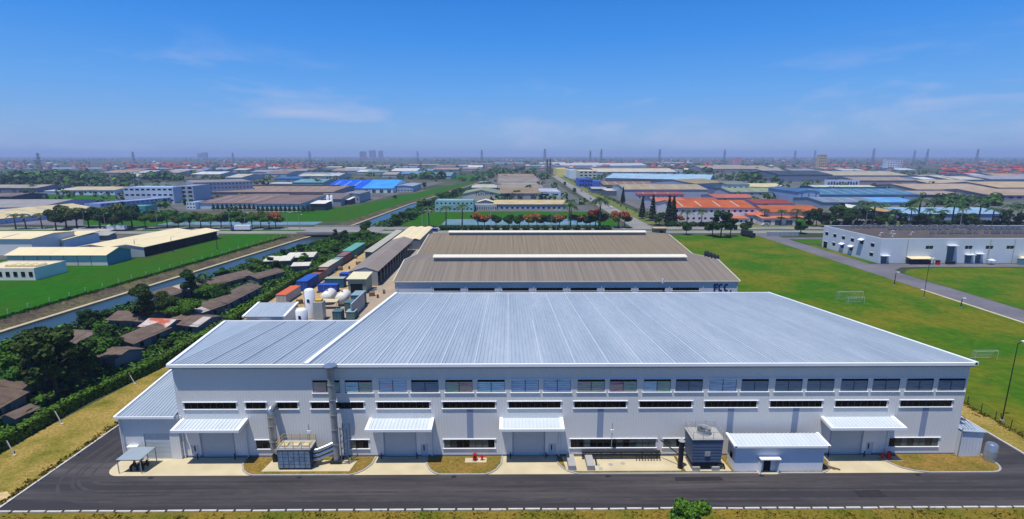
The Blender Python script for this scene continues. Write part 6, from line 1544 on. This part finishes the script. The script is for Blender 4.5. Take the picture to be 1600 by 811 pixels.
# ================================================================== VILLAGES WITH RED ROOFS
def village_house(w, d, h, wall, roof, flat=False):
    b = MB(); b.box(0, w, 0, d, 0, h, 0)
    if flat: b.box(-.3, w + .3, -.3, d + .3, h + .01, h + .5, 1); b.box(w * .2, w * .7, d * .3, d * .8, h + .5, h + 3, 0)
    else:
        o = .5; b.add([(-o, -o, h), (w + o, -o, h), (w + o, d + o, h), (-o, d + o, h), (w * .3, d / 2, h + w * .32), (w * .7, d / 2, h + w * .32)], [(0, 1, 5, 4), (2, 3, 4, 5), (1, 2, 5), (3, 0, 4), (3, 2, 1, 0)], 1)
    for k in range(3):
        for r_ in range(max(1, int(h / 3.6))): b.box(w * (.15 + .28 * k), w * (.3 + .28 * k), -.08, -.01, r_ * 3.5 + 1, r_ * 3.5 + 2.5, 2)
    me = b.mesh('village_house')
    for m in (paint(wall), paint(roof, .75, .2), M_glass): me.materials.append(m)
    me.polygons.foreach_set('material_index', b.m)
    return me
VH = [village_house(9, 12, 8, 'b8a89c', '93402e'), village_house(11, 12, 11, 'a8a4a8', '8c3a30'), village_house(8, 14, 13, 'c0b4a4', '9c4c38'), village_house(12, 11, 7, '9c94a0', '823832'), village_house(8, 12, 12, 'b0a8a4', '8c8c90', True), village_house(10, 12, 9, 'c4bcb0', 'a4543c')]
vr = random.Random(9)
def village(n, xa, xb, ya, yb_, label, group):
    for i in range(n):
        px, py = vr.uniform(xa, xb), ya + (yb_ - ya) * vr.random() ** .8; p = G(px, py)
        o = share('village_house', vr.choice(VH), None, p, vr.uniform(-.35, .35)); s = vr.uniform(.85, 1.25); o.scale = (s, s, s); tag(o, label, 'house', group)
village(100, 1470, 1600, 261, 279, 'red-roofed house in the village above the right-hand tan halls', 'right village')
village(55, 1240, 1440, 259, 271, 'red-roofed house in the village behind the cream-topped hall', 'right middle village')
village(85, 195, 400, 258, 269, 'red-roofed house in the village far behind the grey offices', 'left village')
village(45, 400, 500, 257, 268, 'red-roofed house in the village left of the blue roof', 'blue roof village')
nv = 900                                                   # the rest only reads as a speckled band
vb = MB(); walls = 0
for i in range(nv):
    Y = 1500 + 5200 * vr.random() ** 1.3; X = vr.uniform(-1.02, 1.05) * Y
    if math.sin(X * .003) + math.sin(X * .0011 + Y * .002) < -.2: continue
    w, d_, h = vr.uniform(9, 18), 12, vr.uniform(6, 14); ci = vr.choice([1, 1, 2, 3])
    vb.box(X, X + w, Y, Y + d_, 0, h, 0)
    vb.add([(X - .5, Y - .5, h), (X + w + .5, Y - .5, h), (X + w + .5, Y + d_ + .5, h), (X - .5, Y + d_ + .5, h), (X + w * .3, Y + 6, h + 4), (X + w * .7, Y + 6, h + 4)], [(0, 1, 5, 4), (2, 3, 4, 5), (1, 2, 5), (3, 0, 4)], ci)
tag(vb.build('far_village_band', [paint('b0a8a4'), paint('93402e', .75, .2), paint('9a5a4a'), paint('a09ca0')]), kind='stuff', label='speckled band of far village roofs under the horizon')
p0 = G(0, 263); sheet('river_water', [(-2600, 1750), (-900, 1800), (-900, 1920), (-2600, 1980)], .1, mat('river', '8b94a0', .2, .1))
for i, (px, w, yt, lab) in enumerate(((567, 60, 236.5, 'leftmost of three pale tower blocks on the horizon'), (581, 70, 235, 'middle of three pale tower blocks on the horizon'), (594, 45, 235.5, 'rightmost of three pale tower blocks on the horizon'), (311, 45, 239.5, 'left of two hazy towers on the left horizon'), (318, 50, 238, 'right of two hazy towers on the left horizon'))):
    Y = 6200; v = V(px, yt, Y); t = thing('tower_block', lab, 'tower', (v.x, Y, 0))
    MB().box(-w / 2, w / 2, 0, 40, 0, v.z).build('tower_wall', paint('a09aa0'), t, True)
    for k in range(6): MB().box(-w / 2 + 3, w / 2 - 3, -.6, -.05, v.z * (.1 + .15 * k), v.z * (.15 + .15 * k)).build('window_band', paint('5f6a80'), t, True)
t = hall('tall ochre block among the right-hand villages', 1279, 1290, 262, 241.5, 240, 'b09a74', '9a8a70', 'f', D=20, win=(5, 4, .5, .4, .3), name='apartment_block', cat='building')
hall('white apartment block above the right-hand village', 1385, 1408, 268, 250, 249, 'a8acb8', '9a9ea8', 'f', D=20, win=(5, 6, .4, .4, .3), name='apartment_block', cat='building')
hall('pink apartment block on the centre right horizon', 1148, 1158, 257, 246, 245, 'c08a90', 'b07a80', 'f', D=25, win=(4, 4, .4, .4, .3), name='apartment_block', cat='building')

# ================================================================== PYLONS, LAMPS, GOALS, VEHICLES
M_pyl = mat('pylon_steel', '6a707a', .6, .1)
def pylon(px, yb, yt, label):
    p = G(px, yb); h = V(px, yt, p.y).z; t = thing('power_pylon', label, 'pylon', p, .25, 'power pylons'); th = max(.35, p.y * .0003)
    w0, w1 = h * .085, h * .018; b = MB(); n = 7
    for sx_ in (-1, 1):
        for sy2 in (-1, 1): b.bar((sx_ * w0, sy2 * w0, 0), (sx_ * w1, sy2 * w1, h), th)
    for k in range(n):
        a, c = k / n, (k + 1) / n; wa, wc = w0 + (w1 - w0) * a, w0 + (w1 - w0) * c
        for s in (-1, 1):
            b.bar((-wa, s * wa, h * a), (wc, s * wc, h * c), th * .7); b.bar((wa, s * wa, h * a), (-wc, s * wc, h * c), th * .7)
            b.bar((s * wa, -wa, h * a), (s * wc, wc, h * c), th * .7)
    b.build('lattice', M_pyl, t, True)
    for k, z in enumerate((.68, .8, .92)):
        L = h * (.15 - .02 * k); MB().bar((-L, 0, h * z), (L, 0, h * z), th * 1.1).bar((-L, 0, h * z), (0, 0, h * (z + .05)), th * .7).bar((L, 0, h * z), (0, 0, h * (z + .05)), th * .7).build('cross_arm', M_pyl, t, True)
for i, (px, yb, yt) in enumerate(((65, 276, 239), (210, 258, 237), (365, 255, 238.5), (485, 258, 236), (564, 256, 236.5), (653, 257, 236), (658, 275, 252), (753, 256, 234), (851, 262, 232.5), (922, 254, 235), (939, 255, 233), (1030, 256, 233), (1131, 256, 234), (1241, 255, 235), (1272, 254, 235), (1363, 256, 232), (1427, 254, 234.5), (1447, 255, 232.5), (1525, 255, 232.5))):
    pylon(px, yb, yt, '%s lattice power pylon from the left' % ORD[i])
def lamp(px, yb, yt, label, m=M_post, arm=1.8, group='street lamps along the estate road', p=None, h=None, th=1.0):
    p = p or G(px, yb); h = h or V(px, yt, p.y).z; t = thing('street_lamp', label, 'street lamp', (p.x, p.y, 0), 0, group)
    MB().tube([(0, 0, 0), (0, 0, h * .5), (0, 0, h)], [.16 * th, .13 * th, .09 * th], 8).build('pole', m, t, True)
    MB().bar((0, 0, h), (arm, 0, h + .4), .1).build('arm', m, t, True); MB().box(arm - .2, arm + .7, -.18, .18, h + .3, h + .5).build('lamp_head', M_trim, t, True)
    MB().box(-.25, .25, -.25, .25, 0, .35).build('base', M_conc2, t, True)
for i, (px, yb, yt) in enumerate(((134, 361, 332), (166, 362, 334), (247, 360, 331), (360, 360, 331), (384, 360, 333), (450, 360, 333), (468, 358, 336), (660, 360, 330), (668, 360, 330), (767, 360, 329), (862, 360, 329), (869, 360, 329), (970, 360, 331), (1012, 352, 322), (1064, 352, 324), (1286, 355, 326), (1352, 355, 330), (1500, 354, 327))):
    lamp(px, yb, yt, '%s street lamp from the left along the estate road' % ORD[i])
for i, (px, yb, yt) in enumerate(((213, 400, 375), (270, 396, 371), (340, 392, 368))): lamp(px, yb, yt, '%s lamp post from the left on the levee beside the cream sheds' % ORD[i], M_dark, .8, 'levee lamps')
lamp(1443, 466, 405, 'tall dark floodlight pole between lawn and access road', M_dark, .8, None, None, None, .6)
lamp(0, 0, 0, 'very tall floodlight pole by the lawn fence at the right edge', M_dark, .8, None, Vector((86.8, 82, 0)), 14.5, .6)
lamp(1397, 446, 427, 'short lamp on the lawn side of the access road', M_dark, .5, None); lamp(1086, 414, 404, 'short dark lamp standing on the goal lawn', M_dark, .3, None); lamp(1501, 481, 468, 'short post lamp beside the access road', M_dark, .4, None)
def goal(P0, w, h, d, rz, label):
    t = thing('football_goal', label, 'goal', P0, rz, 'football goals'); m = mat('goal_paint', 'b4bab0', .6); r_ = .05
    for x in (0, w):
        MB().tube([(x, 0, 0), (x, 0, h)], r_, 8).build('post', m, t, True); MB().tube([(x, 0, h), (x, d * .5, h), (x, d, 0)], r_ * .8, 8).build('stay', m, t, True)
    MB().tube([(0, 0, h), (w, 0, h)], r_, 8).build('crossbar', m, t, True); MB().tube([(0, d, 0.05), (w, d, 0.05)], r_ * .7, 8).build('ground_bar', m, t, True)
    b = MB()
    for k in range(11): b.bar((w * k / 10, d * .5, h), (w * k / 10, d, .05), .025)
    for k in range(6): b.bar((0, d * (.5 + .1 * k), h * (1 - .2 * k) + .02), (w, d * (.5 + .1 * k), h * (1 - .2 * k) + .02), .025)
    tag(b.build('net', mat('net', 'b4bab4', .8), t, True), kind='stuff')
p = G(1325, 474); goal(p, 5.2, 2.0, 1.2, .02, 'small white goal in front of the larger one'); p = G(1309, 470); goal(p, 8.0, 3.0, 2, .02, 'large white football goal on the lawn middle')
p = G(1523, 563); goal(p, 5.2, 2.2, 1.4, .02, 'white football goal nearest the new factory roof edge')
# fence posts by the lawn and on the levee
lf = thing('wire_fence', 'thin wire fence between dry strip and lawn on the right', 'fence', (86, 100, 0))
for k in range(30):
    y = 62 + k * 2.9; x = float(np.interp(y, [40, 90, 150], [84.7, 86.1, 88.1])); MB().bar((x, y, 0), (x, y, 1.8), .08).build('fence_post', M_dark, lf)
for z in (.5, .9, 1.3, 1.75):
    b = MB(); b.bar((85.2, 62, z), (86.1, 90, z), .03); b.bar((86.1, 90, z), (88, 146, z), .03); b.build('wire', M_dark, lf)
for i in range(26):
    q = top_l[1].lerp(top_l[4], i / 25) + Vector((-3.6 + (i % 3) * .3, 0, 0)); t = thing('marker_post', '%s white marker post from the left along the levee crest' % ORD[i], 'post', q, 0, 'levee marker posts')
    MB().box(-.1, .1, -.1, .1, 0, 1.1).build('shaft', M_kerb, t, True); MB().box(-.13, .13, -.13, .13, 1.1, 1.2).build('cap', M_kerb, t, True)
def truck(px, py, L, label, cab, body, rz=0.0, long=False):
    p = G(px, py); t = thing('box_truck', label, 'truck', (p.x, p.y, .05), rz)
    MB().box(2.3, L, -1.2, 1.2, 1.0, 3.6).build('cargo_box', body, t, True)
    MB().add([(0, -1.1, .6), (2.1, -1.1, .6), (2.1, 1.1, .6), (0, 1.1, .6), (.25, -1.05, 2.6), (2.1, -1.05, 2.7), (2.1, 1.05, 2.7), (.25, 1.05, 2.6)], [(0, 3, 2, 1), (4, 5, 6, 7), (0, 1, 5, 4), (1, 2, 6, 5), (2, 3, 7, 6), (3, 0, 4, 7)]).build('cab', cab, t, True)
    MB().quad((.0, -.95, 1.6), (.0, .95, 1.6), (.18, .9, 2.45), (.18, -.9, 2.45)).build('windscreen', M_glass, t, True)
    MB().box(.2, L, -.9, .9, .55, .99).build('chassis', M_dark, t, True)
    for x in (1.0, L - 2.4, L - 1.1):
        for y in (-1.05, 1.05): MB().tube([(x, y - .15, .5), (x, y + .15, .5)], .5, 14).build('wheel', M_black, t, True)
truck(164, 361, 13, 'white box truck left of the road lamps on the estate road', paint('2c4c90'), M_white)
truck(362, 361, 12, 'white box truck with blue cab below the pond side trees', paint('28509c'), M_white)
truck(1178, 372, 9, 'dark truck with pale roof entering the access road', paint('2a2e30'), paint('30343a'), 1.9)
def car(px, py, label, m, rz=0.0, van=False, Pq=None, group=None):
    p = Pq or G(px, py); t = thing('parked_van' if van else 'car', label, 'van' if van else 'car', (p.x, p.y, .05), rz, group); h = 1.9 if van else 1.4; L = 4.8 if van else 4.3
    pr3 = [(0, .35), (0, .75), (.9 if not van else .5, .9 if not van else 1.1), (1.5 if not van else 1.1, h), (L - 1.0 if not van else L - .15, h), (L, .85), (L, .35)]
    b = MB(); n_ = len(pr3); b.add([(x, -.82, z) for x, z in pr3] + [(x, .82, z) for x, z in pr3], [tuple(range(n_)), tuple(range(n_, 2 * n_))[::-1]] + [(i, n_ + i, n_ + (i + 1) % n_, (i + 1) % n_) for i in range(n_)]); b.build('body', m, t, True)
    for s in (-1, 1): MB().quad((1.5, s * .83, .95), (L - .9, s * .83, .95), (L - 1.1, s * .83, h - .12), (1.65, s * .83, h - .12)).build('side_glass', M_glass, t, True)
    for x in (.8, L - .8):
        for y in (-.8, .8): MB().tube([(x, y - .1, .32), (x, y + .1, .32)], .32, 12).build('wheel', M_black, t, True)
car(626, 364, 'dark car crossing the estate road above the cream sheds', paint('23252c', .3), 0); car(646, 364, 'grey-red car behind the dark car on the estate road', paint('6a4a4c', .3), 0)
car(1190, 353, 'pale van on the right-hand estate road', paint('b8bcc0', .35), 0, True); car(672, 362, 'blue small truck at the corner of the older factory', paint('2c4a8c', .35), 0, True)
for i, y in enumerate((820, 660, 540, 450, 385)): car(0, 0, '%s small car from the top on the north road' % ORD[i], paint(('c0c0c4', '8c2a2a', '3a3e48', 'b8b8bc', '4a4a50')[i], .35), 1.55, False, Vector((float(np.interp(y, [331, 600, 1160], [87, 90, 103])) + (2.5 if i % 2 else -2.5), y, 0)), 'cars on the north road')
gh = thing('gatehouse', 'small tan gatehouse behind the older factory roof corner', 'gatehouse', G(1022, 367))
MB().box(0, 7, 0, 5, 0, 3.6).build('wall', paint('a88a70'), gh, True); MB().box(-.5, 7.5, -.5, 5.5, 3.6, 4.0).build('roof', paint('b49a80'), gh, True); MB().box(3.2, 5.2, -.08, -.01, 1.2, 2.6).build('window', M_glass, gh, True)
bw = thing('boundary_wall', 'grey boundary wall beside the parking strip left of the office', 'wall', G(1198, 369))
p = bw.location; MB().box(0, 18, 0, .3, 0, 2.4).build('wall_panel', paint('8f9aa4'), bw, True)
for k in range(7): MB().box(k * 3 - .1, k * 3 + .2, -.1, .4, 0, 2.6).build('pillar', paint('a4acb4'), bw, True)

# ================================================================== HAZE
hz = MB().box(-15000, 15000, -600, 15500, -4.0, 128.0).build('haze', [])
tag(hz, kind='stuff', label='pale blue haze over the whole plain')
hm = bpy.data.materials.new('haze_air'); hm.use_nodes = True; hn, hl = hm.node_tree.nodes, hm.node_tree.links; hn.clear()
ho = hn.new('ShaderNodeOutputMaterial'); hv = hn.new('ShaderNodeVolumePrincipled')
hv.inputs['Color'].default_value = (.5, .66, .98, 1); hv.inputs['Density'].default_value = 0.00014; hv.inputs['Anisotropy'].default_value = 0.0
hl.new(hv.outputs['Volume'], ho.inputs['Volume']); hz.data.materials.append(hm)
for o in bpy.data.objects:
    for kx in [k for k in o.keys() if k.startswith('_')]: del o[kx]
